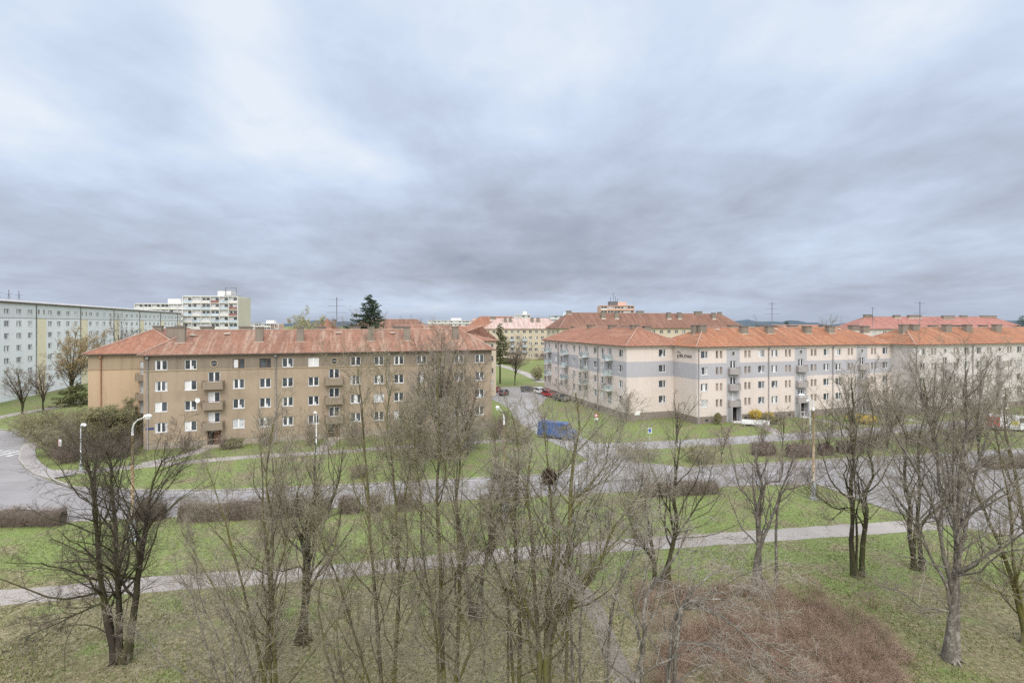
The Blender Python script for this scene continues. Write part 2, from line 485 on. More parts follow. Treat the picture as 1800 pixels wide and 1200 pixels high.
facade(b, S_O, S_D, S_N, LB, 0, 12.75, opens, mf, zb=(.95, 10.82))
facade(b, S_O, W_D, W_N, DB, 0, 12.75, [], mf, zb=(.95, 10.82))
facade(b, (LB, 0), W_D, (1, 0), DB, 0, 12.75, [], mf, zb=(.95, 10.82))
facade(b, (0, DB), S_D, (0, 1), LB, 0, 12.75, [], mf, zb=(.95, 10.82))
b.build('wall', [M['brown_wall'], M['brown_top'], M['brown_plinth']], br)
b = MB(); b.box(-.09, LB+.09, -.09, -.002, 10.7, 10.82); b.box(-.09, -.002, 0, DB, 10.7, 10.82)
b.box(-.05, LB+.05, -.05, -.002, .88, .95)
b.build('string_course', M['course'], br)
for (k, j, i, s, z, w, h) in wins:
    mat = 'white'; var = None; st = 'double'
    if i == 0 and (k, j) in ((0, 2),): mat = 'woodframe'; var = 5
    if i == 0 and (k, j) == (0, 3): mat = 'woodframe'; var = 0; st = 'third'
    if i == 0 and (k, j) == (1, 1): var = 6
    if i == 2 and (k, j) == (1, 0): var = 4
    put_window(br, S_O, S_D, S_N, s, z, w, h, st, mat, var)
for s, z in doors:
    put_window(br, S_O, S_D, S_N, s, z, 1.5, 2.2, 'door', 'white', random.choice((0, 0, 5)), name='balcony_door')
    balcony_solid(br, s, z-.16, 2.65, 'balcony_brown', .95, .98)
for k in range(3):
    s = 16*k+8.5
    porthole(br, S_O, S_D, S_N, s, 11.6, .42, 'course')
    b = MB(); b.box(s-.85, s+.85, .1, .14, .12, 2.3, 0); b.box(s-.02, s+.8, .06, .1, .14, 2.2, 1)
    b.box(s-.85, s-.75, .0, .1, .12, 2.3, 1); b.box(s-.75, s-.05, .07, .095, 1.9, 2.28, 2)
    b.build('door', [M['dark'], M['door_brown'], M['glass']], br)
    b = MB(); b.box(s-1.3, s+1.3, -1.15, -.003, 0, .1); b.box(s-1.1, s+1.1, -.7, -.003, .1, .2); b.build('step', M['brown_plinth'], br)
for s in (16.45, 32.5, .5): pipe(br, s, -.12, 0, 12.4, 'zinc')
hip_roof(br, 0, LB, 0, DB, 12.95, 16.2, ('roof_rust', 'mortar', 'fascia', 'soffit'), hl=4.2, hr=4.2)
for px, vv in ((319, 3.0), (456, 3.0), (528, 3.0), (652, 3.0), (715, 3.0), (800, 3.2)):
    s = along(px, MO, vv); chimney(br, s, vv, 1.0, .75, 13.95, 16.75, False)
for px in (364, 432, 562, 624, 700):
    s = along(px, MO, 6.4); chimney(br, s, 6.6, 1.7, .9, 15.7, 16.8, False)
b = MB()
for px, vv, in ((400, 4.8), (595, 4.9), (340, 4.4), (690, 4.8)):
    s = along(px, MO, vv); zz = 12.95+(vv+.55)*(3.25/6.55)
    b.box(s-.4, s+.4, vv-.3, vv+.3, zz+.05, zz+.22)
b.build('roof_hatch', M['flashing'], br)
antenna(br, along(592, MO, 6), 6.0, 16.0, 5.5, 3, True)
# blue name plate on the corner
b = MB(); b.box(.25, 1.25, -.03, -.004, 3.05-.35, 3.05, 0); b.build('name_plate', M['plate_blue'], br)
# satellite dish beside a balcony
b = MB()
for i in range(12):
    a, c = 2*math.pi*i/12, 2*math.pi*(i+1)/12
    b.face([(0, -.1, 0), (.36*math.cos(a), -.24, .36*math.sin(a)), (.36*math.cos(c), -.24, .36*math.sin(c))], 0, True)
b.tube([(0, -.1, 0), (0, .5, -.2)], .03, 6)
b.build('satellite_dish', M['white'], br, (6.7, -.45, 6.6), -.4)

# ================================================================== ochre wing behind its left end
WO = (MO[0]-8.2*U[0]+4.85*V[0], MO[1]-8.2*U[1]+4.85*V[1])
wg = empty('apartment_building', bframe(WO), TH)
tag(wg, 'ochre stucco wing with blank end wall set back behind the brown block', 'apartment building')
b = MB(); mf = lambda s, z: 1 if z > 10.82 else (2 if z < .9 else 0)
opw = [(6.2, 7.3, z, z+1.9) for z in (9.9, 7.2, 4.4, 1.6)]
facade(b, S_O, S_D, S_N, 12, 0, 12.75, opw, mf, zb=(.9, 10.82))
facade(b, S_O, W_D, W_N, 30, 0, 12.75, [], mf, zb=(.9, 10.82))
facade(b, (12, 0), W_D, (1, 0), 30, 0, 12.75, [], mf, zb=(.9, 10.82))
facade(b, (0, 30), S_D, (0, 1), 12, 0, 12.75, [], mf, zb=(.9, 10.82))
b.build('wall', [M['ochre_wall'], M['ochre_top'], M['brown_plinth']], wg)
b = MB(); b.box(-.08, 12, -.08, -.002, 10.7, 10.82); b.box(-.08, -.002, 0, 30, 10.7, 10.82); b.build('string_course', M['ochre_top'], wg)
for q in opw:
    put_window(wg, S_O, S_D, S_N, 6.75, q[2], 1.1, 1.9, 'double', 'white', 3, name='balcony_door')
for z in (9.05, 6.25, 3.45):
    balcony_solid(wg, 6.85, z, 1.9, 'balcony_brown', .9, .85)
pipe(wg, 1.55, -.12, 0, 12.4, 'copperpipe')
hip_roof(wg, 0, 12, 0, 30, 12.95, 16.3, ('roof_red', 'mortar', 'fascia', 'soffit'), axis='y')
chimney(wg, 6.2, 7.4, 1.2, .9, 15.3, 16.9, False)
chimney(wg, 9.0, 4.6, 1.5, .9, 14.2, 16.75, False)
chimney(wg, 7.0, 16, 1.5, .9, 15.3, 16.9, False)

# ================================================================== cream renovated block, side wing with teal balconies
C1 = (20.4, 91.2)
rowsC = [11.87, 9.05, 6.24, 3.45]
H = 13.1
wb = empty('apartment_building', bframe(C1), TH)
tag(wb, 'cream wing with teal glass balconies along the side street', 'apartment building')
LW = 40.0
opS = [(7.4-.75, 7.4+.75, z-.68, z+.68) for z in rowsC]
opW = []
for k in range(4):
    base = 10.1*k
    for zc in rowsC:
        opW.append((base+2.1-.75, base+2.1+.75, zc-.68, zc+.68))
        if base+9.1 < LW-.5: opW.append((base+9.1-.75, base+9.1+.75, zc-.68, zc+.68))
        opW.append((base+6.3-.75, base+6.3+.75, zc-1.45, zc+.75))
b = MB(); mS = lambda s, z: 2 if z < 1.25 else (1 if 7.6 < z < 10.4 else 0)
facade(b, S_O, S_D, S_N, 12, 0, H, opS, mS, zb=(1.25, 7.6, 10.4))
mW = lambda s, z: 2 if z < 1.25 else (1 if 7.6 < z < 10.4 and not 7.7 < (s % 10.1) < 99 and (s % 10.1) > 0 else 3)
facade(b, S_O, W_D, W_N, LW, 0, H, opW, mW, zb=(1.25, 7.6, 10.4))
facade(b, (12, 0), W_D, (1, 0), LW, 0, H, [], mS, zb=(1.25, 7.6, 10.4))
facade(b, (0, LW), S_D, (0, 1), 12, 0, H, [], mS, zb=(1.25, 7.6, 10.4))
b.build('wall', [M['cream_wall'], M['grey_band'], M['taupe_plinth'], M['pink_wall']], wb)
for q in opS: put_window(wb, S_O, S_D, S_N, 7.4, q[2], 1.5, 1.36, 'third', 'white')
for q in opW:
    h = q[3]-q[2]; sc = (q[0]+q[1])/2
    put_window(wb, S_O, W_D, W_N, sc, q[2], 1.5, round(h, 3), 'third' if h < 1.5 else 'door', 'white', name='window' if h < 1.5 else 'balcony_door')
for k in range(4):
    for zc in rowsC[:3]: balcony_glazed(wb, 10.1*k+6.3, zc-1.6)
b = MB()
for k in range(12):
    t = 1.8+3.3*k; b.box(-.03, -.003, t-.3, t+.3, .35, .75)
b.build('cellar_window', M['glass'], wb)
for t in (10.8, 30.9): 
    q = MB(); q.tube([(-.12, t, .1), (-.12, t, 12.8)], .07, 8); q.build('downpipe', M['zinc'], wb)
b = MB(); b.box(-.25, 12.25, -.25, -.003, H-.25, H-.002); b.box(-.25, -.003, -.003, LW, H-.25, H-.002); b.build('cornice', M['cream_soffit'], wb)
hip_roof(wb, 0, 12, 0, LW, 13.25, 16.5, ('roof_red', 'mortar', 'fascia', 'cream_soffit'), axis='y')
for x, y, w, z in ((6, 7.2, 1.6, 17.0), (8.6, 7.0, 1.5, 16.8), (6, 16, 1.7, 17.0), (8.6, 15, 1.4, 16.8), (6, 26, 1.6, 17.0), (6, 35, 1.5, 16.6)):
    chimney(wb, x, y, w, .9, 14.6, z, False)
b = MB(); b.box(1.6, 2.7, -.05, -.004, .85, 1.5); b.build('notice_board', M['white'], wb)
antenna(wb, 5.6, 12, 16.2, 2.4, 2)

# ================================================================== blocks with stair balconies (three sections each)
def section_block(O, L, D, nsec, label, wall_m, band_m, stair_m, frame_m, period=15.25, roofmat='roof_orange', blank=0.0, rail='balcony_grey', offs=(1.55, 4.6, 7.6, 10.7, 13.8), left_wall=None):
    bd = empty('apartment_building', bframe(O), TH); tag(bd, label, 'apartment building')
    op = []; ws = []; ns = []; ds = []; es = []
    for k in range(nsec):
        for zc in rowsC:
            for o_ in (offs[0], offs[4]):
                s = period*k+o_; op.append((s-.72, s+.72, zc-.66, zc+.66)); ws.append((s, zc-.66))
            for o_ in (offs[1], offs[3]):
                for q in (-.42, .42):
                    s = period*k+o_+q; op.append((s-.27, s+.27, zc-.62, zc+.62)); ns.append((s, zc-.62))
        s = period*k+offs[2]
        for zf in (8.55, 5.72, 2.9):
            op.append((s-.62, s+.62, zf, zf+2.15)); ds.append((s, zf))
        op.append((s-.8, s+.8, .15, 2.6)); es.append(s)
    b = MB()
    def mf(s, z):
        if z < 1.2 and not any(abs(s-e) < 1.5 for e in es): return 2
        if any(abs(s-e) < 1.42 for e in es): return 3
        return 1 if 7.6 < z < 10.35 else 0
    facade(b, S_O, S_D, S_N, L, 0, H, op, mf, xb=[e+q for e in es for q in (-1.42, 1.42)], zb=(1.2, 7.6, 10.35))
    m2 = lambda s, z: 2 if z < 1.2 else (1 if 7.6 < z < 10.35 else 0)
    facade(b, S_O, W_D, W_N, D, 0, H, [], m2, zb=(1.2, 7.6, 10.35))
    facade(b, (L, 0), W_D, (1, 0), D, 0, H, [], m2, zb=(1.2, 7.6, 10.35))
    facade(b, (0, D), S_D, (0, 1), L, 0, H, [], m2, zb=(1.2, 7.6, 10.35))
    b.build('wall', [M[wall_m], M[band_m], M['taupe_plinth'], M[stair_m]], bd)
    for s, z in ws: put_window(bd, S_O, S_D, S_N, s, z, 1.44, 1.32, 'third', frame_m)
    for s, z in ns: put_window(bd, S_O, S_D, S_N, s, z, .54, 1.24, 'narrow', 'offwhite', 0, inset=.14)
    for s, z in ds:
        put_window(bd, S_O, S_D, S_N, s, z, 1.24, 2.15, 'door', frame_m, random.choice((0, 0, 3)), name='balcony_door')
        balcony_solid(bd, s, z-.18, 2.3, rail, 1.0, .95, True)
    for s in es:
        porthole(bd, S_O, S_D, S_N, s, 12.0, .36, 'offwhite')
        b = MB(); b.box(s-.8, s+.8, .1, .14, .15, 2.6, 0); b.box(s-.8, s-.1, .05, .1, .15, 2.45, 1); b.box(s-.7, s-.2, .03, .048, .9, 2.2, 2)
        b.build('door', [M['dark'], M['door_grey'], M['glass']], bd)
        for q in (-1.05, .9):
            b = MB(); b.box(s+q, s+q+.15, -.9, -.003, 0, 2.75); b.build('porch_wall', M[stair_m], bd)
        b = MB(); b.box(s-.9, s+.9, -1.1, -.003, 0, .14); b.build('step', M['concrete'], bd)
    for k in range(1, nsec): pipe(bd, period*k+.1, -.12, 0, 12.7, 'zinc')
    pipe(bd, .3, -.12, 0, 12.7, 'zinc')
    b = MB()
    for k in range(nsec):
        for q in (2.0, 4.9, 10.3, 13.6):
            s = period*k+q; b.box(s-.28, s+.28, -.03, -.004, .35, .75)
    b.build('cellar_window', M['glass'], bd)
    b = MB(); b.box(-.25, L+.25, -.25, -.003, H-.25, H-.002); b.box(-.25, -.003, -.003, D, H-.25, H-.002); b.build('cornice', M['cream_soffit'], bd)
    hip_roof(bd, 0, L, 0, D, 13.25, 16.45, (roofmat, 'mortar', 'fascia', 'cream_soffit'))
    return bd
C2 = (31.7, 87.8)
bb = section_block(C2, 45.8, 12, 3, 'cream block with grey band, grey stair strips and orange roof facing the lawn', 'cream_wall', 'grey_band', 'grey_stair', 'white')
for px, vv, w in ((1222, 5.9, 1.3), (1234, 4.8, 1.3), (1307, 4.2, 1.4), (1352, 4.2, 1.5), (1418, 4.2, 1.6), (1459, 4.2, 1.6), (1520, 4.2, 1.7)):
    chimney(bb, along(px, C2, vv), vv, w, .9, 14.8, 17.0 if vv > 4.5 else 16.8, False)
for px in (1289, 1339, 1393, 1448, 1500):
    chimney(bb, along(px, C2, 7.5), 7.5, 2.0, .9, 15.2, 16.95, False)
antenna(bb, along(1357, C2, 6), 6, 16.3, 5.2, 3, True)
b = MB()
for px in (1260, 1362, 1473): 
    s = along(px, C2, 5.2); b.box(s-.35, s+.35, 4.9, 5.4, 16.05, 16.25)
b.build('roof_hatch', M['flashing'], bb)
# dark lettering with a swoosh on the side wall (faces -x), reading towards the front
def text_obj(name, body, size, mat, parent, loc, rot, ext=.015):
    cu = bpy.data.curves.new(name, 'FONT'); cu.body = body; cu.size = size; cu.extrude = ext; cu.align_x = 'CENTER'; cu.align_y = 'CENTER'
    to = bpy.data.objects.new(name + '_src', cu); COL.objects.link(to)
    bpy.context.view_layer.update()
    me = bpy.data.meshes.new_from_object(to.evaluated_get(bpy.context.evaluated_depsgraph_get()))
    bpy.data.objects.remove(to)
    me.materials.clear(); me.materials.append(mat)
    o = bpy.data.objects.new(name, me); COL.objects.link(o); o.parent = parent; o.location = loc; o.rotation_euler = rot
    return o
text_obj('lettering', 'BELZMAN', .78, M['text'], bb, (-.03, 3.1, 11.45), (R(90), 0, R(-90)), .02)
b = MB(); b.tube([(-.04, 5.35, 12.0), (-.04, 5.15, 12.2), (-.04, 4.8, 12.05), (-.04, 4.4, 11.95)], [.05, .08, .07, .03], 6)
b.tube([(-.04, 5.2, 11.7), (-.04, 5.28, 11.4), (-.04, 5.2, 11.05)], [.08, .12, .08], 6)
b.build('emblem', M['text'], bb)

C3 = (76.7, 97.5)
cb = section_block(C3, 52.0, 12, 3, 'unrenovated pale grey block with orange roof behind the tall bare trees', 'old_wall', 'old_wall', 'old_wall', 'offwhite', period=16.1, offs=(2.1, 5.2, 8.3, 11.4, 14.6), rail='balcony_grey')
for px, vv, w in ((1588, 5.0, 1.5), (1607, 5.0, 1.8), (1664, 4.4, 1.7), (1700, 4.4, 1.7), (1752, 4.4, 1.9)):
    chimney(cb, along(px, C3, vv), vv, w, .9, 14.8, 17.1, False)
for px in (1640, 1672, 1690, 1728): chimney(cb, along(px, C3, 7.5), 7.5, 1.8, .9, 15.2, 16.95, False)
antenna(cb, along(1617, C3, 6), 6, 16.3, 5.6, 2, True); antenna(bb, along(1534, C2, 6), 6, 16.2, 4.6, 2, False)
# ================================================================== pale panel block far to the left (its long front faces the lawn)
PO = (-111.8-22*V[0], 111.8-22*V[1])
LPB, DPB = 150.0, 12.0
pb = empty('apartment_building', bframe(PO), TH)
tag(pb, 'eight storey pale grey panel block with yellow stair strips', 'apartment building')
E_N = (1, 0)
colsP, ystr = [], []
for k in range(-1, 7):
    base = 22.0 + 21.7*k
    if base+13.9 > 1 and base+18 < LPB-1: ystr.append((base+13.9, base+18.0))
    for q in (2.3, 6.8, 11.2, 19.8):
        if 1.5 < base+q < LPB-1.5: colsP.append(base+q)
opP = []; winP = []
for r_ in range(8):
    zc = 20.05-2.78*r_
    if zc < .7: continue
    h = 1.3 if r_ else 1.15
    for c in colsP:
        opP.append((c-.95, c+.95, zc-h/2, zc+h/2)); winP.append((c, round(zc-h/2, 3), 1.9, h))
for a, c in ystr:
    for s in (a+.9, c-.9): opP.append((s-.4, s+.4, 19.6, 20.7)); winP.append((s, 19.6, .8, 1.1))
b = MB()
mp = lambda s, z: 1 if z > 18.6 else (2 if any(a < s < c for a, c in ystr) else 0)
facade(b, S_O, W_D, E_N, LPB, 0, 21.9, opP, mp, xb=[q for y in ystr for q in y], zb=(18.6,))
m0 = lambda s, z: 1 if z > 18.6 else 0
facade(b, (-DPB, 0), S_D, S_N, DPB, 0, 21.9, [], m0, zb=(18.6,))
facade(b, (-DPB, LPB), S_D, (0, 1), DPB, 0, 21.9, [], m0, zb=(18.6,))
facade(b, (-DPB, 0), W_D, W_N, LPB, 0, 21.9, [], m0, zb=(18.6,))
b.build('wall', [M['panel_wall'], M['panel_top'], M['panel_yellow']], pb)
winP.sort(key=lambda q: q[0] + (0 if q[0] > 20 else 500))
for s, z, w, h in winP[:96]:
    put_window(pb, S_O, W_D, E_N, s, z, w, h, 'triple' if w > 1 else 'narrow', 'white' if w > 1 else 'offwhite', random.choice((0, 1, 3, 4, 4, 2)) if w > 1 else 0)
fb, gb = MB(), MB()
for s, z, w, h in winP[96:]:
    X = -.1
    fb.box(X, X+.07, s-w/2, s-w/2+.09, z, z+h); fb.box(X, X+.07, s+w/2-.09, s+w/2, z, z+h)
    fb.box(X, X+.07, s-w/2+.09, s+w/2-.09, z, z+.09); fb.box(X, X+.07, s-w/2+.09, s+w/2-.09, z+h-.09, z+h)
    if w > 1: fb.box(X, X+.075, s-w/6-.05, s-w/6+.05, z+.09, z+h-.09); fb.box(X, X+.075, s+w/6-.05, s+w/6+.05, z+.09, z+h-.09)
    c_ = random.random()*.5
    gb.face([(X+.01, s-w/2, z), (X+.01, s-w/2+w*c_, z), (X+.01, s-w/2+w*c_, z+h), (X+.01, s-w/2, z+h)], 1)
    gb.face([(X+.01, s-w/2+w*c_, z), (X+.01, s+w/2, z), (X+.01, s+w/2, z+h), (X+.01, s-w/2+w*c_, z+h)], 0)
fw = fb.build('window', M['white'], pb); tag(fw, kind='stuff')
pw = gb.build('pane', [M['glass'], M['curtain']], fw); tag(pw, kind='stuff')
b = MB(); b.box(-DPB-.35, .35, -.35, LPB+.35, 21.9, 22.2, 0); b.box(-DPB-.2, .2, -.2, LPB+.2, 22.2, 22.35, 1); b.box(-9, -4, 14, LPB-10, 22.35, 23.0, 1)
b.build('roof', [M['fascia'], M['concrete']], pb)
b = MB(); b.box(.003, .05, 0, LPB, 18.52, 18.62); b.build('string_course', M['zinc'], pb)
for a, c in ystr:
    q = MB(); q.tube([(.12, a-.3, 0), (.12, a-.3, 21.8)], .09, 6); q.build('downpipe', M['zinc'], pb)
b = MB()
for dy in (3, 7, 11):
    b.tube([(-6, 30+dy, 22.3), (-6, 30+dy, 25.5+(dy == 4)*2.2)], .07, 6)
    b.tube([(-6, 28.4+dy, 24.3), (-6, 31.6+dy, 24.6)], .04, 5); b.tube([(-6, 28.8+dy, 22.3), (-6, 30+dy, 24.5), (-6, 31.4+dy, 22.3)], .035, 5)
b.box(-6.3, -5.7, 27.5, 28.3, 23.4, 24.4); b.build('antenna', M['antenna'], pb)

# ================================================================== distant towers and blocks
def slab_tower(O, W, D, Hh, bays, floors, label, th=TH, wallm='tower_cream', gridm='concrete', infill='tower_blue', extra=None, big=False):
    t = empty('tower_block', bframe(O), th); tag(t, label, 'apartment tower')
    b = MB(); b.box(0, W, .4, D, 0, Hh, 0); b.box(-.002, W+.002, .39, D-4, Hh-.6, Hh+.3, 1)
    b.box(W*.55, W*.8, D*.3, D*.7, Hh+.3, Hh+2.8, 1); b.build('wall', [M[wallm], M[gridm]], t)
    g = MB()
    for i in range(bays+1):
        x = W*i/bays; g.box(x-.13, x+.13, -.35, .4, 0, Hh)
    fh = Hh/floors
    for j in range(floors+1): g.box(0, W, -.38, .4, fh*j-.12, fh*j+.1)
    g.build('balcony_frame', M[gridm], t)
    p = MB(); q = MB(); w = MB()
    for j in range(floors):
        for i in range(bays):
            x0 = W*i/bays+.2; x1 = W*(i+1)/bays-.2; z = fh*j+.12
            r_ = random.random()
            if big:
                pp = MB(); pp.box(x0, x1, -.33, -.26, z, z+1.05); pp.build('parapet', M[infill if r_ < .55 else ('concrete' if r_ < .95 else 'roof_wine')], t)
            else: p.box(x0, x1, -.33, -.26, z, z+1.05, 0 if r_ < .55 else (1 if r_ < .93 else 2))
            q.box(x0+.2, x0+(x1-x0)*.42, .3, .39, z, z+2.2, random.choice((0, 1))); q.box(x0+(x1-x0)*.5, x1-.25, .3, .39, z+.9, z+2.2, random.choice((0, 0, 1)))
            w.box(x0+.05, x0+.19, .28, .39, z, z+2.3); w.box(x0+(x1-x0)*.43, x0+(x1-x0)*.49, .28, .39, z, z+2.3); w.box(x1-.22, x1-.1, .28, .39, z+.8, z+2.3)
    if not big: tag(p.build('balcony_parapets', [M[infill], M['concrete'], M['roof_wine']], t), kind=None)  # solid balcony parapets of the whole tower in one mesh
    tag(q.build('pane', [M['glass'], M['curtain']], t), kind='stuff')
    tag(w.build('window_frame', M['white'], t), kind='stuff')
    if extra: extra(t)
    return t
def ext_a(t):
    b = MB(); b.box(24.5*.68, 24.5*.92, 3, 8, 30.4, 30.6); 
    for x in (17.2, 22): b.tube([(x, 3.5, 30), (x, 3.5, 34.2)], .12, 5)
    b.tube([(17.2, 3.5, 34.2), (22, 3.5, 34.2)], .12, 5); b.build('roof_frame', M['antenna'], t)
TA = ((322-900)/F*235, 235)
slab_tower(TA, 24.4, 13, 29.9, 6, 10, 'nearer and taller pale balcony tower with cream end wall', th=R(3), extra=ext_a, big=True)
TB = ((237-900)/F*262, 262)
slab_tower(TB, 25.5, 13, 27.6, 6, 10, 'farther lower white balcony tower partly behind the panel block', th=R(3), infill='concrete', big=True)

def simple_block(O, W, D, ze, zr, label, wall, roof, floors, ncol, th=TH, flat=False, chim=(), winH=1.3, winW=1.4, balc=(), west=0, name='apartment_building', frame='offwhite', top_m=None, hl=None, hr=None):
    t = empty(name, bframe(O), th); tag(t, label, 'apartment building')
    fh = 2.9; op = []; ws = []
    for j in range(floors):
        zc = ze-1.45-fh*j
        if zc < 1.2: break
        for i in range(ncol):
            s = W*(i+.5)/ncol; op.append((s-winW/2, s+winW/2, zc-winH/2, zc+winH/2)); ws.append((s, round(zc-winH/2, 3)))
    b = MB(); mf = lambda s, z: 1 if (top_m and z > ze-2.75) else 0
    facade(b, S_O, S_D, S_N, W, 0, ze-.15, op, mf, zb=(ze-2.75,))
    opW = []
    for j in range(floors if west else 0):
        zc = ze-1.45-fh*j
        if zc < 1.2: break
        for i in range(west):
            s = D*(i+.5)/west; opW.append((s-winW/2, s+winW/2, zc-winH/2, zc+winH/2))
    facade(b, S_O, W_D, W_N, D, 0, ze-.15, opW, mf, zb=(ze-2.75,)); facade(b, (W, 0), W_D, (1, 0), D, 0, ze-.15, [], mf, zb=(ze-2.75,)); facade(b, (0, D), S_D, (0, 1), W, 0, ze-.15, [], mf, zb=(ze-2.75,))
    b.build('wall', [M[wall], M[top_m or wall]], t)
    lim = ws[:80]
    for s, z in lim:
        if any(abs(s-bs) < 1.0 for bs in balc) and z < ze-3: continue
        put_window(t, S_O, S_D, S_N, s, z, winW, winH, 'double', frame)
    for q in opW[:20]: put_window(t, S_O, W_D, W_N, (q[0]+q[1])/2, q[2], winW, winH, 'double', frame)
    for bs in balc:
        for j in range(1, floors):
            zc = ze-1.45-fh*j
            if zc < 2: break
            put_window(t, S_O, S_D, S_N, bs, round(zc-1.5, 2), 1.5, 2.2, 'door', frame, inset=-.02, name='balcony_door')
            balcony_solid(t, bs, zc-1.65, 2.6, 'tower_blue', 1.0, .95)
    if flat:
        b = MB(); b.box(-.4, W+.4, -.4, D+.4, ze-.15, ze+.15); b.build('roof', M[roof], t)
    else:
        hip_roof(t, 0, W, 0, D, ze, zr, (roof, 'mortar', 'fascia', 'cream_soffit'), hl=hl, hr=hr)
    for x, y, w, z0, z1 in chim: chimney(t, x, y, w, 1.0, z0, z1, False)
    return t
def at(px, d): return ((px-900)/F*d, d)
# red roofed block seen just over the ridge of the brown block, and its end beside the street
O = at(652, 108)
simple_block(O, 24, 12, 13.1, 16.9, 'block with rust coloured roof close behind the brown block', 'beige_wall', 'roof_rust', 4, 8)
O = at(776, 119)
simple_block(O, 13.2, 26, 13.2, 16.6, 'cream walled block whose end shows past the brown block beside the street', 'beige_wall', 'roof_red', 4, 5)
# beige block with pale pink roof at the end of the street
O = at(852, 250)
simple_block(O, 39, 13, 14.9, 20.2, 'beige block with blotchy pale pink roof at the far end of the side street', 'beige_wall', 'roof_pink', 5, 13, balc=(13.5, 19.5), top_m='beige_wall', th=R(6),
             chim=[(10.5, 4.2, 1.4, 17, 20.6), (13, 4.2, 1.4, 17, 20.4), (24, 4.2, 1.4, 17, 20.4), (27, 4.2, 1.4, 17, 20.4), (4.5, 6.5, 3, 19, 20.9)])
O = at(822, 262)
simple_block(O, 30, 13, 15.8, 21.2, 'red roofed block just left of the pale pink roof', 'beige_wall', 'roof_red', 5, 9, th=R(6))
# dark roofed long block behind the cream block
O = at(984, 190)
simple_block(O, 84, 13, 15.6, 21.6, 'yellowish block with long dark brown roof behind the cream block', 'beige_wall', 'roof_dark', 5, 24, west=3,
             chim=[(6.5, 6.3, 1.8, 20.5, 22.4), (20, 4.2, 1.6, 19, 21.9), (26, 4.2, 1.6, 19, 21.9), (38, 6.5, 3, 20.5, 22.6), (50, 4.2, 1.6, 19, 22), (55, 4.2, 1.6, 19, 22), (66, 6.5, 3.5, 20.5, 22.6), (72, 4.2, 1.6, 19, 22), (77, 6.5, 1.6, 20.5, 22.4)])
# orange roofed wing behind the right half
O = (C2[0]+50*U[0]+18*V[0], C2[1]+50*U[1]+18*V[1])
simple_block(O, 14, 30, 13.3, 16.9, 'orange roofed wing between the cream block and the wine red roof', 'beige_wall', 'roof_orange', 4, 5)
# wine red roof far right
O = at(1508, 190)
simple_block(O, 66, 14, 15.4, 20.0, 'wide block with wine red hipped roof behind the pale grey block', 'old_wall', 'roof_wine', 4, 16, th=R(2), hl=8, hr=8,
             chim=[(9, 7, 3, 19, 20.9), (20, 6.5, 2.4, 19, 20.7), (27, 6.5, 5, 19, 20.7), (40, 6, 4.5, 18.5, 20.5), (47, 7, 2.5, 19, 20.6), (57, 7, 6, 18.8, 20.5)])
O = at(1758, 175)
simple_block(O, 50, 16, 15.6, 16, 'low flat white building past the wine red roof', 'pink_wall', 'concrete', 2, 8, th=R(2), flat=True, winH=.9, winW=2.6)
# brownish roofs and a little red gable beyond the brown block
O = at(600, 175)
simple_block(O, 31, 13, 14.2, 18.9, 'block with dull brown roof behind the conifer', 'beige_wall', 'roof_dark', 4, 9, th=R(2), hl=7)
O = at(540, 150)
t_ = empty('house', bframe(O), R(-8)); tag(t_, 'small house with pointed red roof behind the brown block', 'house')
b = MB(); b.box(0, 8.2, 0, 8.2, 0, 13.6); b.build('wall', M['beige_wall'], t_)
b = MB()
for p, q in (((-.4,-.4),(8.6,-.4)), ((8.6,-.4),(8.6,8.6)), ((8.6,8.6),(-.4,8.6)), ((-.4,8.6),(-.4,-.4))): b.face([(p[0],p[1],13.6),(q[0],q[1],13.6),(4.1,4.1,18.9)], 0)
b.face([(-.4,-.4,13.6),(-.4,8.6,13.6),(8.6,8.6,13.6),(8.6,-.4,13.6)], 1)
b.build('roof', [M['roof_red'], M['soffit']], t_); chimney(t_, 6, 5, .9, 1.0, 15, 18.6, False)
# far flat blocks on the skyline
def ext_p(t):
    b = MB(); b.box(7, 13, 4, 9, 30.4, 33, 0)
    for x, h in ((8, 36), (10, 39), (11.5, 36.5), (13, 35)): b.tube([(x, 6, 30), (x, 6, h)], .14, 5)
    b.build('antenna', M['antenna'], t)
slab_tower(at(1056, 350), 23, 12, 29.8, 5, 10, 'pink tower with masts rising behind the dark brown roof', th=R(2), wallm='tower_pink', gridm='tower_pink', infill='tower_pink', extra=ext_p)
slab_tower(at(967, 420), 20, 10, 24.2, 5, 8, 'grey blue distant block between the pink and brown roofs', th=R(2), wallm='tower_blue', gridm='tower_blue')
slab_tower(at(904, 380), 12, 10, 24.2, 3, 8, 'yellowish distant block above the pale pink roof', th=R(2))
slab_tower(at(434, 430), 26, 12, 17.8, 8, 6, 'low pale pink block on the skyline beside the towers', th=R(2), wallm='tower_pink', gridm='concrete', infill='concrete')
slab_tower(at(752, 520), 42, 12, 20.8, 10, 7, 'distant cream block on the skyline above the brown block', th=R(2), infill='concrete')
slab_tower(at(800, 640), 40, 12, 21.5, 10, 7, 'farthest pale block on the skyline before the red roof', th=R(2), gridm='tower_pink', infill='concrete')
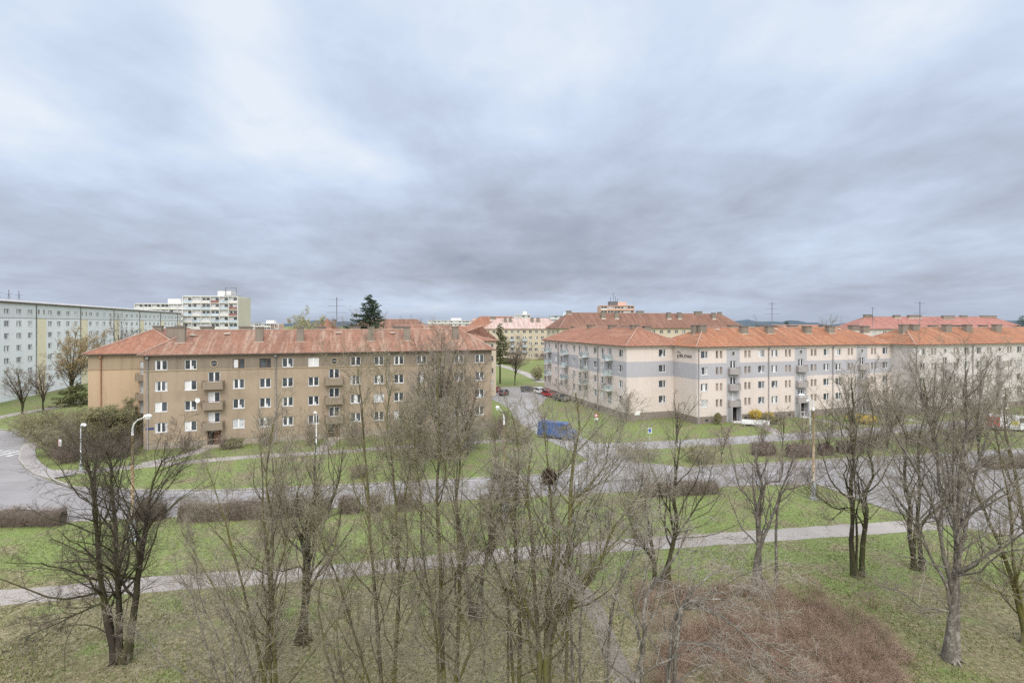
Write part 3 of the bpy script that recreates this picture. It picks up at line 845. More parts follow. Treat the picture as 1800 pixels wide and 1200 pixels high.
# ================================================================== ground, roads, paths
def m_ground():
    t = NT('lawn_soil')
    p = t.pos()
    big = t.noise(p, .055, 5, .6); mid = t.noise(p, .35, 5, .65); fine = t.noise(p, 3.2, 6, .75); vf = t.noise(p, 14, 4, .8)
    green = t.ramp(fine, [(.3, (.075, .098, .034)), (.5, (.143, .176, .062)), (.7, (.24, .265, .115))])
    dry = t.ramp(fine, [(.3, (.08, .072, .04)), (.5, (.17, .152, .088)), (.7, (.32, .28, .185))])
    # dry, littered soil under the trees close to the viewpoint; lusher lawn farther out
    sep = t.n('ShaderNodeSeparateXYZ'); g = t.n('ShaderNodeNewGeometry'); t.l(g.outputs['Position'], sep.inputs[0])
    near = t.math('SUBTRACT', 1.0, t.sr(sep.outputs['Y'], 25.0, 41.0))
    k = t.math('ADD', t.math('MULTIPLY', near, .2), t.math('ADD', t.math('MULTIPLY', big, .55), t.math('MULTIPLY', mid, .75)))
    col = t.mix(t.sr(k, .64, .79), green, dry)
    lush = t.sr(t.noise(p, .16, 3, .5), .55, .68)
    col = t.mix(t.math('MULTIPLY', lush, .32), col, (.13, .205, .05))
    col = t.mix(.35, col, t.ramp(vf, [(.3, (.28,.28,.28)), (.7, (.76,.76,.76))]), 'OVERLAY')
    return t.out(col, .95, t.math('ADD', fine, t.math('MULTIPLY', vf, .6)), .8, .06, spec=.1)
def m_asphalt(name, c, var=.15, crack=True):
    t = NT(name); p = t.pos()
    a = t.noise(p, .12, 5, .6); f = t.noise(p, 22, 3, .8); q = t.noise(t.pos((.25, 1.6, 1)), .5, 5, .6)
    col = t.ramp(a, [(.3, c3(c, 1-var)), (.7, c3(c, 1+var))])
    col = t.mix(t.math('MULTIPLY', t.sr(q, .5, .68), .3), col, c3(c, .72))
    if crack:
        vo = t.n('ShaderNodeTexVoronoi', feature='DISTANCE_TO_EDGE'); vo.inputs['Scale'].default_value = .16
        ds = t.n('ShaderNodeVectorMath', operation='ADD'); nz = t.n('ShaderNodeTexNoise'); nz.inputs['Scale'].default_value = .7
        t.l(p, nz.inputs['Vector']); t.l(p, ds.inputs[0]); t.l(nz.outputs['Color'], ds.inputs[1]); t.l(ds.outputs['Vector'], vo.inputs['Vector'])
        cr = t.math('LESS_THAN', vo.outputs['Distance'], .007)
        col = t.mix(t.math('MULTIPLY', cr, .4), col, c3(c, .45))
    col = t.mix(.3, col, t.ramp(f, [(.3, (.35,.35,.35)), (.7, (.66,.66,.66))]), 'OVERLAY')
    return t.out(col, .9, f, .3, .01, spec=.25)
M['ground'] = m_ground()
M['asphalt'] = m_asphalt('road_asphalt', (.215, .205, .205), .12)
M['asphalt2'] = m_asphalt('service_asphalt', (.25, .24, .238), .14)
M['gravel'] = m_asphalt('footpath_grit', (.275, .252, .232), .2, False)
M['dirt'] = m_asphalt('trodden_dirt', (.19, .165, .145), .25, False)
M['paving'] = m_asphalt('pavement_slabs', (.26, .24, .235), .1, False)
M['kerb'] = m_plain('kerb_stone', (.31, .29, .265), .9, .2, .8)
M['paint'] = (lambda t: t.out(t.ramp(t.noise(t.pos(), 1.3, 6, .8), [(.40, (.24, .23, .23)), (.52, (.48, .48, .48)), (.65, (.60, .61, .61))]), .8))(NT('worn_road_paint'))
M['hills'] = m_plain('far_wooded_hills', (.05, .075, .10), 1.0, .25, .004)

# one ground sheet reaching the horizon, finely divided near the camera
def ground():
    xs = np.concatenate([[-9000, -3000, -1000, -400], np.arange(-160, 161, 2.0), [400, 1000, 3000, 9000]])
    ys = np.concatenate([[-3000, -400, -60], np.arange(-10, 130, 2.0), [150, 200, 300, 600, 1500, 4000, 12000]])
    X, Y = np.meshgrid(xs, ys); Z = np.zeros_like(X)
    v = np.stack([X, Y, Z], -1).reshape(-1, 3); nx = len(xs); f = []
    for j in range(len(ys)-1):
        i = np.arange(nx-1) + j*nx
        f.append(np.stack([i, i+1, i+1+nx, i+nx], 1))
    return np_mesh('ground', v, np.concatenate(f), [M['ground']])
tag(link('ground', ground()), kind='structure')
def strip(L, Rr, z, b, m=0):
    for i in range(len(L)-1): b.face([(*L[i], z), (*Rr[i], z), (*Rr[i+1], z), (*L[i+1], z)], m)
def centre_strip(pts, w, z, b, m=0, wob=0.0):
    pts = [Vector((p[0], p[1])) for p in pts]
    # Catmull-Rom resample
    out = []
    for i in range(len(pts)-1):
        p0 = pts[max(0, i-1)]; p1 = pts[i]; p2 = pts[i+1]; p3 = pts[min(len(pts)-1, i+2)]
        n = max(2, int((p2-p1).length/1.2))
        for k in range(n):
            t = k/n
            out.append(.5*((2*p1)+(p2-p0)*t+(2*p0-5*p1+4*p2-p3)*t*t+(3*p1-p0-3*p2+p3)*t**3))
    out.append(pts[-1])
    L, Rr = [], []
    for i, p in enumerate(out):
        t = (out[min(len(out)-1, i+1)]-out[max(0, i-1)]).normalized(); n = Vector((-t.y, t.x))
        a = w/2*(1+wob*(random.random()-.5)); c = w/2*(1+wob*(random.random()-.5))
        L.append(tuple(p+n*a)); Rr.append(tuple(p-n*c))
    strip(Rr, L, z, b, m); return out
from mathutils.geometry import tessellate_polygon
def poly(pts, z, b, m=0):
    tris = tessellate_polygon([[Vector((p[0], p[1], 0)) for p in pts]])
    for t in tris:
        q = [(pts[i][0], pts[i][1], z) for i in t]
        ar = (q[1][0]-q[0][0])*(q[2][1]-q[0][1])-(q[2][0]-q[0][0])*(q[1][1]-q[0][1])
        b.face(q if ar > 0 else q[::-1], m)
far_e = [(-45.8,53.6), (-37.6,52.6), (-29.9,52.6), (-17,54.5), (-4.4,56.7), (6.8,58.6), (16,60.2), (27.6,62.2), (42,64.9), (56,67.4), (75,71), (110,78), (160,88)]
near_e = [(-50,43.2), (-38,44.4), (-28,45.8), (-15,47.9), (-3.9,50.0), (7.5,51.7), (17,53.2), (25,54.4), (32.6,54.8), (42,56.5), (60,60), (95,66), (150,76)]
b = MB(); strip(near_e, far_e, .006, b)
poly([(-45.8,53.6), (-50.4,56), (-54.5,58.5), (-58.9,61.6), (-64.3,66.9), (-68.7,72), (-72,78), (-77,81.5), (-84,83), (-104,82), (-130,60), (-104,40), (-50,43.2)], .004, b)
poly([(32.6,56), (34.5,48), (36,44.4), (40,41.8), (46,39.3), (58,38.5), (74,38), (110,37), (110,66), (60,64)], .010, b)
patches = [(-34, 50.2, 5.5, 1.1, 6), (-20, 49.4, 3, 1.4, 8), (-9, 53.6, 7, .9, 9), (4, 55.2, 2.4, 1.6, 10), (14, 56.4, 9, .7, 9), (27, 57.5, 3.2, 1.5, 9), (38, 61.2, 8, 1.0, 9), (44, 50, 4, 1.8, 30), (52, 46, 7, .8, 4), (-58, 54, 5, 1.5, 40), (-72, 62, 8, .8, 20), (60, 52, 3, 2.5, 10), (-66, 71, 3.5, .9, 60)]
for x, y, l, w_, a in patches:
    ca, sa = math.cos(R(a)), math.sin(R(a)); q = []
    for u, v_ in ((-l/2, -w_/2), (0, -w_/2-.06), (l/2, -w_/2+.05), (l/2+.05, w_/2), (0, w_/2+.05), (-l/2, w_/2)): q.append((x+u*ca-v_*sa, y+u*sa+v_*ca, .0130))
    b.face(q, 1)
for x, y in ((-24, 50.3), (1.5, 52.6), (22, 59.2), (47, 58), (-55, 50), (41, 46)):
    b.face([(x+.32*math.cos(2*math.pi*i/14), y+.32*math.sin(2*math.pi*i/14), .0145) for i in range(14)], 2)
M['patch'] = m_asphalt('repair_patch', (.15, .143, .14), .2); M['iron'] = m_plain('manhole_iron', (.07, .065, .06), .6)
tag(b.build('road', [M['asphalt'], M['patch'], M['iron']]), kind='structure')
b = MB()
mid = centre_strip([(0.7,131), (2.5,101), (5.2,84.6), (9,74), (11.9,66.9), (12.8,57.8)], 5.6, .014, b)
poly([(5.5,58.6), (9,64), (14.6,64), (21,61.4), (17,58)], .018, b)
centre_strip([(10.5,71.5), (18,72.2), (29.3,74.6), (40,77.4), (52,80.4), (72,86.5), (105,97), (140,108)], 4.2, .010, b)
tag(b.build('service_road', M['asphalt2']), kind='structure')
b = MB(); poly([gp(866,681), gp(953,679), gp(962,700), (5.0,104), (-.5,104), gp(862,700)], .022, b)
tag(b.build('parking_area', M['asphalt2']), kind='structure')
b = MB()
centre_strip([(-48,29.6), (-40,31), (-31.7,32.1), (-24,33.7), (-15.4,35), (-6,36.8), (4.4,39), (16,40.8), (28,42.6), (36,43.8)], 2.15, .012, b, wob=.2)
centre_strip([gp(-30,742), gp(0,733), gp(60,722), gp(110,714), gp(155,703), gp(200,697)], 2.6, .010, b)
centre_strip([gp(870,640), gp(893,646), gp(925,657), gp(955,672)], 3.4, .010, b)
centre_strip([(-54,59.3), (-49.8,59.6), (-41.3,63.2), (-33.2,66.3), (-25.6,68.2), (-17.3,70.8), (-8,73.6), (1,76)], 1.9, .010, b, wob=.1)
centre_strip([(-42.8,71.3), (-42.3,68.6), (-43.6,65.2), (-45,62.6)], 2.0, .014, b)
centre_strip([(-26.5,75.8), (-25.9,69.0)], 1.8, .014, b)
for k in range(3):
    s = 15.25*k+7.6
    if k == 0: centre_strip([(C2[0]+U[0]*s, C2[1]+U[1]*s), (C2[0]+U[0]*(s+1.5)-V[0]*6, C2[1]+U[1]*(s+1.5)-V[1]*6), (41.2,78.4)], 1.8, .016, b)
    else: centre_strip([(C2[0]+U[0]*s, C2[1]+U[1]*s), (C2[0]+U[0]*(s+1)-V[0]*10.5, C2[1]+U[1]*(s+1)-V[1]*10.5)], 1.8, .016, b)
tag(b.build('footpath', M['gravel']), kind='structure')
b = MB(); centre_strip([gp(968,972), gp(990,1000), gp(1035,1055), gp(1065,1120), gp(1095,1180), gp(1120,1230)], 1.1, .008, b, wob=.5)
tag(b.build('trodden_path', M['dirt']), kind='structure')
outer = [gp(46,779), gp(35,795), gp(34,808), gp(45,822), gp(60,833), gp(78,839), gp(92,842)]
inner = [gp(66,779), gp(62,793), gp(64,805), gp(72,815), gp(85,824), gp(100,830), gp(112,832)]
b = MB(); strip(outer, inner, .13, b); strip([gp(92,842), gp(130,836)], [gp(112,832), gp(135,829)], .125, b)
for q in (inner,):
    for i in range(len(q)-1): b.face([(*q[i], .0), (*q[i+1], .0), (*q[i+1], .13), (*q[i], .13)], 0)
tag(b.build('pavement', M['paving']), kind='structure')
def kerb_line(pts, b, w=.16, h=.14):
    for i in range(len(pts)-1):
        p, q = Vector(pts[i]), Vector(pts[i+1]); t = (q-p).normalized(); n = Vector((-t.y, t.x))*w/2
        b.prism([tuple(p-n), tuple(q-n), tuple(q+n), tuple(p+n)], 0, h)
b = MB()
kerb_line(outer+[gp(100,846), (-45.8,53.6)], b); kerb_line([(p[0], p[1]+.05) for p in far_e[:5]]+[(4.5,58.3),(5.6,59.3),(8.2,63.4)], b)
kerb_line([(22.5,61.6), (27.6,62.3), (42,65.0), (56,67.5), (75,71.1)], b)
kerb_line([(p[0], p[1]-.08) for p in near_e[:9]]+[(34.4,48), (36,44.2), (40,41.6), (46,39.1), (58,38.3), (74,37.8)], b)
kerb_line([(-76.8,81.8), (-84,83.4), (-104,82.4)], b)
tag(b.build('kerb', M['kerb']), kind='structure')
b = MB()
def lerp_line(A, B, t): return [(A[i][0]*(1-t)+B[i][0]*t, A[i][1]*(1-t)+B[i][1]*t) for i in range(len(A))]
def dash(pts, w, on, off, z, b):
    P = [Vector(p) for p in pts]; carry = 0; draw = True; left = on
    for i in range(len(P)-1):
        a, c = P[i], P[i+1]; L = (c-a).length; t = (c-a)/L; n = Vector((-t.y, t.x))*w/2; s = 0
        while s < L:
            e = min(L, s+left)
            if draw:
                p, q = a+t*s, a+t*e; b.face([(*(p-n), z), (*(q-n), z), (*(q+n), z), (*(p+n), z)])
            left -= (e-s); s = e
            if left < 1e-6: draw = not draw; left = on if draw else off
    return b
dash(lerp_line(near_e, far_e, .5)[1:], .12, 3, 4.5, .0155, b)
dash(lerp_line(near_e, far_e, .93)[1:6], .12, 1e5, 1, .0155, b); dash(lerp_line(near_e, far_e, .93)[7:], .12, 1e5, 1, .0155, b)
tag(b.build('road_marking', M['paint']), kind='structure')
b = MB()
for i in range(7):
    x0 = -65.8-1.35*i; y0 = 68.6-.15*i
    b.face([(x0, y0-2.2, .012), (x0+.6, y0-2.2, .012), (x0+.75, y0+1.5, .012), (x0+.15, y0+1.5, .012)])
tag(b.build('crosswalk_marking', M['paint']), kind='structure')
# far wooded hills on the horizon
b_v, b_f = [], []
N = 160
for i in range(N+1):
    a = R(30+120*i/N); r = 4200
    h = 34+14*math.sin(i*.31)+9*math.sin(i*.93+1)+6*math.sin(i*2.3)+random.random()*3
    for rr, z in ((r, -1), (r+250, h*.8), (r+700, h), (r+1800, -1)): b_v.append((rr*math.cos(a), rr*math.sin(a), z))
for i in range(N):
    for k in range(3): b_f.append((i*4+k, (i+1)*4+k, (i+1)*4+k+1, i*4+k+1))
tag(link('hills', np_mesh('hills', b_v, b_f, [M['hills']], smooth=True)), kind='structure')

# ================================================================== street lamps
M['lamp_rust'] = (lambda t: t.out(t.ramp(t.noise(t.coord((3, 3, .5)), 1.2, 6, .7), [(.38, (.50, .47, .40)), (.52, (.45, .33, .2)), (.66, (.36, .2, .1))]), .75))(NT('rusting_lamp_paint'))
M['lamp_grey'] = m_plain('lamp_grey_paint', (.62, .64, .64), .6, .14)
M['lamp_base'] = m_stucco('lamp_base_paint', (.45, .50, .52), .25, .5)
M['lens'] = m_plain('lamp_lens', (.6, .62, .62), .3)
def street_lamp(px, py, d, h, arm_px, label, small=False):
    X = (px-900)/F*d
    t = empty('street_lamp', (X, d, 0)); tag(t, label, 'street lamp')
    ax = arm_px
    b = MB()
    if small:
        b.tube([(0,0,0),(0,0,.9)], [.14,.12], 10, 0); b.build('base', M['lamp_base'], t)
        b = MB(); b.tube([(0,0,.9),(0,0,h-.15),(ax*.12,0,h)], [.075,.055,.05], 10); b.build('pole', M['lamp_grey'], t)
        b = MB(); b.tube([(ax*.05,0,h+.02),(ax*.3,0,h+.13),(ax*.75,0,h+.12),(ax,0,h+.02)], [.07,.17,.2,.1], 10)
        hd = b.build('lamp_head', M['lamp_grey'], t)
    else:
        b.box(-.3,.3,-.3,.3,0,.12); b.tube([(0,0,.1),(0,0,1.55),(0,0,1.75)], [.23,.19,.13], 12); b.build('base', M['lamp_base'], t)
        b = MB(); b.tube([(0,0,1.7),(0,0,4.5),(0,0,h-1.4)], [.13,.115,.09], 12); b.build('pole', M['lamp_rust'], t)
        b = MB(); b.tube([(0,0,h-1.4),(0,0,h-.9),(ax*.08,0,h-.5),(ax*.3,0,h-.18),(ax*.62,0,h-.02)], [.08,.065,.055,.05,.045], 10); b.build('arm', M['lamp_grey'], t)
        b = MB(); b.tube([(ax*.58,0,h-.02),(ax*.66,0,h+.07),(ax*.9,0,h+.12),(ax,0,h+.07)], [.06,.14,.16,.07], 10)
        hd = b.build('lamp_head', M['lamp_grey'], t)
    b = MB(); b.box(min(ax*.7,ax*.95), max(ax*.7,ax*.95), -.1, .1, h-(.1 if not small else .06), h-.02); b.build('lens', M['lens'], hd)
street_lamp(233, 950, 40.5, 9.75, 1.5, 'tall rusty street lamp behind the many stemmed dark tree')
street_lamp(886, 912, 45.0, 9.7, -.7, 'tall peeling street lamp in the middle of the lawn among the thin trees')
street_lamp(1430, 877, 50.0, 10.1, -1.45, 'tall orange streaked street lamp at the lawn corner before the wide road')
street_lamp(142, 828, 59.6, 5.3, .6, 'short pale street lamp by the curved pavement', True)
street_lamp(556, 797, 67.8, 5.3, -.3, 'short thin street lamp on the footpath before the brown block', True)
street_lamp(1424, 771, 76.6, 5.6, -.5, 'short white street lamp on the service road before the cream block', True)
street_lamp(1761, 752, 84.5, 5.2, .5, 'short street lamp near the white and red van', True)
street_lamp(125, 706, 112, 5.4, .6, 'short street lamp on the far path beside the ochre wing', True)

# ================================================================== signs, bench, small street things
M['sign_red'] = m_plain('sign_red', (.55, .05, .045), .4); M['sign_blue'] = m_plain('sign_blue', (.05, .12, .38), .4); M['sign_white'] = m_plain('sign_white', (.72, .72, .73), .4)
def disc(b, r0, r1, y, z, m, n=20):
    for i in range(n):
        a, c = 2*math.pi*i/n, 2*math.pi*(i+1)/n
        q = lambda r, w: (r*math.cos(w), y, z+r*math.sin(w))
        if r0 == 0: b.face([q(0, 0), q(r1, a), q(r1, c)], m)
        else: b.face([q(r0, a), q(r1, a), q(r1, c), q(r0, c)], m)
X, D_ = gp(1048, 752)
t = empty('road_sign', (X, D_, 0), R(5)); tag(t, 'round red bordered road sign on a post in the grass by the side street', 'road sign')
b = MB(); b.tube([(0,0,0),(0,0,2.3)], .035, 8); b.build('post', M['steel'], t)
b = MB(); disc(b, 0, .34, -.05, 2.1, 0); disc(b, .2, .34, -.056, 2.1, 1); b.box(-.3,.3,-.045,-.04,1.35,1.7,0); b.build('sign_plate', [M['sign_white'], M['sign_red']], t)
X, D_ = gp(1142, 775)
t = empty('road_sign', (X, D_, 0), R(5)); tag(t, 'small blue and white road sign on a post beside the service road', 'road sign')
b = MB(); b.tube([(0,0,0),(0,0,2.0)], .035, 8); b.build('post', M['steel'], t)
b = MB(); b.box(-.3,.3,-.05,-.042,1.2,1.95,0); b.box(-.2,.2,-.056,-.051,1.3,1.85,1); b.build('sign_plate', [M['sign_white'], M['sign_blue']], t)
X, D_ = gp(106, 812)
t = empty('road_sign', (X, D_, 0), R(-28)); tag(t, 'square white sign with red edge tilted beside the dense grey shrub', 'road sign')
b = MB(); b.tube([(0,0,0),(0,0,2.9)], .04, 8); b.build('post', M['steel'], t)
b = MB(); b.box(-.42,.42,-.06,-.045,1.95,2.85,0); b.box(-.42,-.28,-.066,-.061,1.95,2.85,1); b.box(-.12,.2,-.068,-.061,2.2,2.6,2); b.build('sign_plate', [M['sign_white'], M['sign_red'], M['steel']], t)
X, D_ = gp(1328, 750)
t = empty('advertising_panel', (X, D_, 0), R(-18)); tag(t, 'long white panel lying along the path before the cream block door', 'panel')
b = MB(); b.box(-2.1,2.1,-.12,.12,.35,1.15,0); b.box(-2.1,2.1,-.14,-.121,.35,.48,1); b.build('board', [M['sign_white'], M['steel']], t)
b = MB()
for x in (-1.7,0,1.7): b.box(x-.05,x+.05,-.05,.05,0,.35)
b.build('leg', M['steel'], t)
X, D_ = gp(1405, 732)
t = empty('utility_cabinet', (X, D_, 0), TH); tag(t, 'white cabinet with dark opening beside the second entrance', 'cabinet')
b = MB(); b.box(-.9,.9,-.3,.3,0,.9,0); b.box(-1.0,1.0,-.36,.36,.9,.97,0); b.build('body', M['sign_white'], t)
b = MB(); b.box(.15,.75,-.31,-.302,.25,.8,0); b.build('door', M['dark'], t)

# ================================================================== cars and vans
M['tyre'] = m_plain('tyre', (.03,.03,.03), .8); M['rim'] = m_plain('rim', (.35,.35,.36), .4, .1, 4, .6)
M['car_glass'] = m_glass('car_glass', (.03,.035,.04), .08, .6)
M['lamp_glass'] = m_plain('headlamp_glass', (.65,.65,.62), .2); M['tail_red'] = m_plain('tail_lamp', (.4,.03,.02), .3)
def paint(name, c):
    t = NT(name); n = t.noise(t.coord(), 1.2, 4); m = t.out(t.ramp(n, [(.3, c3(c,.85)), (.7, c3(c,1.1))]), .28, spec=.5); t.bsdf.inputs['Coat Weight'].default_value = .4; return m
def vehicle(X, Y, ang, label, cat, pm, L=4.3, Wd=1.72, prof=None, cabin=None, wr=.31, wheels=(.85, 3.35), name='parked_car', extra=None, group=None, glass=(2, 5)):
    """prof: body outline (x,z) front at x=L; cabin: greenhouse outline (x,z)"""
    t = empty(name, (X, Y, .02), ang); tag(t, label, cat, group)
    def loft(b, pr, inset_fn, m=0):
        n = len(pr); rows = []
        for sgn in (-1, 1):
            rows.append([(x-L/2, sgn*(Wd/2-inset_fn(z)), z) for x, z in pr])
        mid_ = [[(x-L/2, s*(Wd/2-inset_fn(z)-.10), z+.015*(z > .8)) for x, z in pr] for s in (-1, 1)]
        for i in range(n):
            j = (i+1) % n
            b.face([rows[0][i], rows[0][j], rows[1][j], rows[1][i]], m)
        b.face(rows[0], m); b.face(rows[1][::-1], m)
    b = MB(); loft(b, prof, lambda z: .0 if z < .75 else (z-.75)*.18)
    o = b.build('body', pm, t)
    md = o.modifiers.new('bev', 'BEVEL'); md.width = .06; md.segments = 3; md.limit_method = 'ANGLE'; md.angle_limit = R(25)
    b = MB(); ins = lambda z: .0 if z < .75 else (z-.75)*.18
    for s in (-1, 1):
        pts = [(x-L/2, s*(Wd/2-ins(z)+.012), z) for x, z in cabin]
        b.face(pts, 0); 
    for i in glass:
        (xa, za), (xb_, zb_) = prof[i], prof[i+1]; dx_, dz_ = xb_-xa, zb_-za; q = math.hypot(dx_, dz_); nx_, nz_ = -dz_/q*.03, dx_/q*.03
        if i > len(prof)/2 or nx_ > 0 or True: nx_, nz_ = (abs(nx_) if xa > L/2 else -abs(nx_)), abs(nz_)
        xa, za, xb_, zb_ = xa+dx_*.1, za+dz_*.1, xb_-dx_*.1, zb_-dz_*.1
        b.face([(xa-L/2+nx_, -(Wd/2-ins(za)-.12), za+nz_), (xa-L/2+nx_, Wd/2-ins(za)-.12, za+nz_), (xb_-L/2+nx_, Wd/2-ins(zb_)-.12, zb_+nz_), (xb_-L/2+nx_, -(Wd/2-ins(zb_)-.12), zb_+nz_)], 0)
    b.build('window', M['car_glass'], t)
    for x in wheels:
        for s in (-1, 1):
            b = MB(); y = s*(Wd/2-.1); b.tube([(0,-.11,0),(0,.11,0)], wr, 20); w = b.build('wheel', M['tyre'], t, (x-L/2, y, wr))
            b = MB(); b.tube([(0,s*.105,0),(0,s*.122,0)], wr*.62, 14); b.build('rim', M['rim'], w)
    for s in (-1, 1):
        b = MB(); b.box(L/2-.16, L/2+.012, s*Wd*.36-.16, s*Wd*.36+.16, .6, .76); b.build('headlight', M['lamp_glass'], t)
        b = MB(); b.box(-L/2-.012, -L/2+.1, s*Wd*.38-.12, s*Wd*.38+.12, .68, .92); b.build('tail_light', M['tail_red'], t)
    if extra: extra(t, L, Wd)
    return t
HATCH = [(0.05,.3),(0,.6),(.05,.98),(.35,1.42),(1.1,1.47),(2.35,1.42),(3.1,.98),(4.1,.82),(4.3,.62),(4.28,.3)]
HCAB = [(.12,.98),(.4,1.38),(1.1,1.425),(2.3,1.375),(2.98,1.0)]
def pc(px, py): return gp(px, py)
for px, py, ang, c, lab in ((930, 688, R(8), (.05,.05,.055), 'dark estate car parked broadside at the end of the side street'),
                           (951, 692, R(-60), (.6,.6,.6), 'white car parked behind the red one near the cream wing'),
                           (966, 697, R(-58), (.33,.035,.04), 'red car parked by the cream wing'),
                           (986, 704, R(-55), (.055,.06,.06), 'dark car parked nearest the cream wing wall'),
                           (886, 694, R(78), (.10,.08,.09), 'dark small car parked near the corner of the brown block'),
                           (872, 688, R(80), (.28,.07,.06), 'dull red car parked at the kerb behind the dark small one')):
    X, D_ = pc(px, py)
    vehicle(X, D_, ang, lab, 'car', paint('car_paint', c), prof=HATCH, cabin=HCAB, group='cars parked along the side street')
VAN = [(0.03,.32),(0,.7),(.05,2.2),(.2,2.42),(4.1,2.42),(4.55,2.3),(5.1,1.45),(5.55,1.25),(5.68,.75),(5.65,.32)]
VCAB = [(4.05,1.42),(4.0,2.1),(4.5,2.12),(4.98,1.46)]
def van_extra(t, L, Wd):
    b = MB(); b.box(-L/2+.6, L/2-2.0, -Wd/2-.004, -Wd/2+.01, .5, .56); b.build('side_trim', M['tyre'], t)
    b = MB(); b.box(L/2-.1, L/2+.05, -Wd/2+.12, Wd/2-.12, .32, .55); b.build('bumper', M['tyre'], t)
vehicle(6.8, 77.2, R(-27), 'blue delivery van turning out of the side street', 'van', paint('van_blue', (.055,.105,.25)), L=5.68, Wd=2.0, prof=VAN, cabin=[(3.75,1.40),(3.75,2.15),(4.5,2.17),(4.95,1.46)], wr=.35, wheels=(1.1, 4.5), name='delivery_van', glass=(5,), extra=van_extra)
def van2_extra(t, L, Wd):
    b = MB(); b.box(-L/2-.02, -L/2+1.3, -Wd/2-.012, Wd/2+.012, .6, 2.1); b.build('rear_panel', M['sign_red'], t)
    b = MB(); 
    for i in range(16):
        a, c = 2*math.pi*i/16, 2*math.pi*(i+1)/16; b.face([(.3, -Wd/2-.02, 1.35), (.3+.5*math.cos(a), -Wd/2-.02, 1.35+.36*math.sin(a)), (.3+.5*math.cos(c), -Wd/2-.02, 1.35+.36*math.sin(c))])
    b.build('yellow_emblem', paint('emblem_yellow', (.62,.55,.08)), t); van_extra(t, L, Wd)
vehicle(80.5, 82.8, R(-25), 'white van with red rear panel and round yellow emblem', 'van', paint('van_white', (.7,.71,.73)), L=5.68, Wd=2.0, prof=VAN, cabin=[(3.75,1.40),(3.75,2.15),(4.5,2.17),(4.95,1.46)], wr=.35, wheels=(1.1, 4.5), name='delivery_van', glass=(5,), extra=van2_extra)
# ================================================================== vegetation generator (vectorised branching)
M['bark_dark'] = m_bark('dark_bark', (.05, .042, .034), moss=(.075, .075, .034))
M['bark_moss'] = m_bark('mossy_bark', (.105, .092, .068), moss=(.13, .125, .036))
M['bark_grey'] = m_bark('grey_bark', (.13, .118, .10), light=(.30, .28, .25))
M['twig_dark'] = m_twig('dark_twigs', (.07, .06, .048), (.135, .115, .09))
M['twig_tan'] = m_twig('tan_twigs', (.15, .13, .105), (.31, .275, .215), (.40, .37, .27))
M['twig_olive'] = m_twig('olive_twigs', (.14, .125, .09), (.28, .255, .175), (.36, .34, .21))
M['twig_grey'] = m_twig('grey_twigs', (.19, .17, .145), (.34, .31, .26))
M['twig_brown'] = m_twig('brown_twigs', (.16, .13, .11), (.30, .245, .205))
M['twig_purple'] = m_twig('purple_brown_twigs', (.14, .105, .095), (.25, .185, .165))
M['twig_green'] = m_twig('green_grey_twigs', (.15, .15, .10), (.27, .265, .165))
M['twig_red'] = m_twig('red_brown_brush', (.20, .14, .105), (.38, .275, .21), (.55, .44, .32))
M['bud'] = m_twig('opening_buds', (.27, .25, .14), (.38, .36, .21))
M['leaf_tan'] = m_twig('tan_spring_leaves', (.24, .17, .09), (.36, .27, .13))
M['leaf_green'] = m_twig('dull_green_leaves', (.18, .17, .09), (.29, .27, .15))
M['needle'] = m_twig('dark_needles', (.03, .05, .035), (.07, .10, .06))
M['needle2'] = m_twig('olive_needles', (.08, .09, .04), (.15, .15, .07))
M['forsythia'] = m_twig('forsythia_flowers', (.55, .38, .03), (.72, .55, .06))
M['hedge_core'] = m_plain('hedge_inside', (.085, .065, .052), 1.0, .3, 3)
M['nest'] = m_twig('nest_sticks', (.04, .028, .022), (.10, .07, .05))

def unit(a): return a / np.maximum(np.linalg.norm(a, axis=-1, keepdims=True), 1e-9)
def tubes(P, Rad, sides):
    """P (N,K,3), Rad (N,K) -> verts, quads"""
    N, K, _ = P.shape
    ov = unit(P[:, -1]-P[:, 0]); ref = np.where(np.abs(ov[:, 2:3]) < .8, np.array([[0, 0, 1.]]), np.array([[1., .2, 0]]))
    T = np.empty_like(P); T[:, 1:-1] = P[:, 2:]-P[:, :-2]; T[:, 0] = P[:, 1]-P[:, 0]; T[:, -1] = P[:, -1]-P[:, -2]
    T = unit(T); e1 = unit(np.cross(T, ref[:, None, :])); e2 = np.cross(T, e1)
    w = np.arange(sides)*2*np.pi/sides
    V_ = P[:, :, None, :] + Rad[:, :, None, None]*(e1[:, :, None, :]*np.cos(w)[None, None, :, None] + e2[:, :, None, :]*np.sin(w)[None, None, :, None])
    base = (np.arange(N)*K*sides)[:, None, None] + (np.arange(K-1)*sides)[None, :, None] + np.arange(sides)[None, None, :]
    nxt = (np.arange(N)*K*sides)[:, None, None] + (np.arange(K-1)*sides)[None, :, None] + ((np.arange(sides)+1) % sides)[None, None, :]
    Fq = np.stack([base, nxt, nxt+sides, base+sides], -1).reshape(-1, 4)
    return V_.reshape(-1, 3), Fq
def joinvf(parts):
    vs, fs, off = [], [], 0
    for v, f in parts:
        vs.append(v); fs.append(f+off); off += len(v)
    return np.concatenate(vs), np.concatenate(fs)
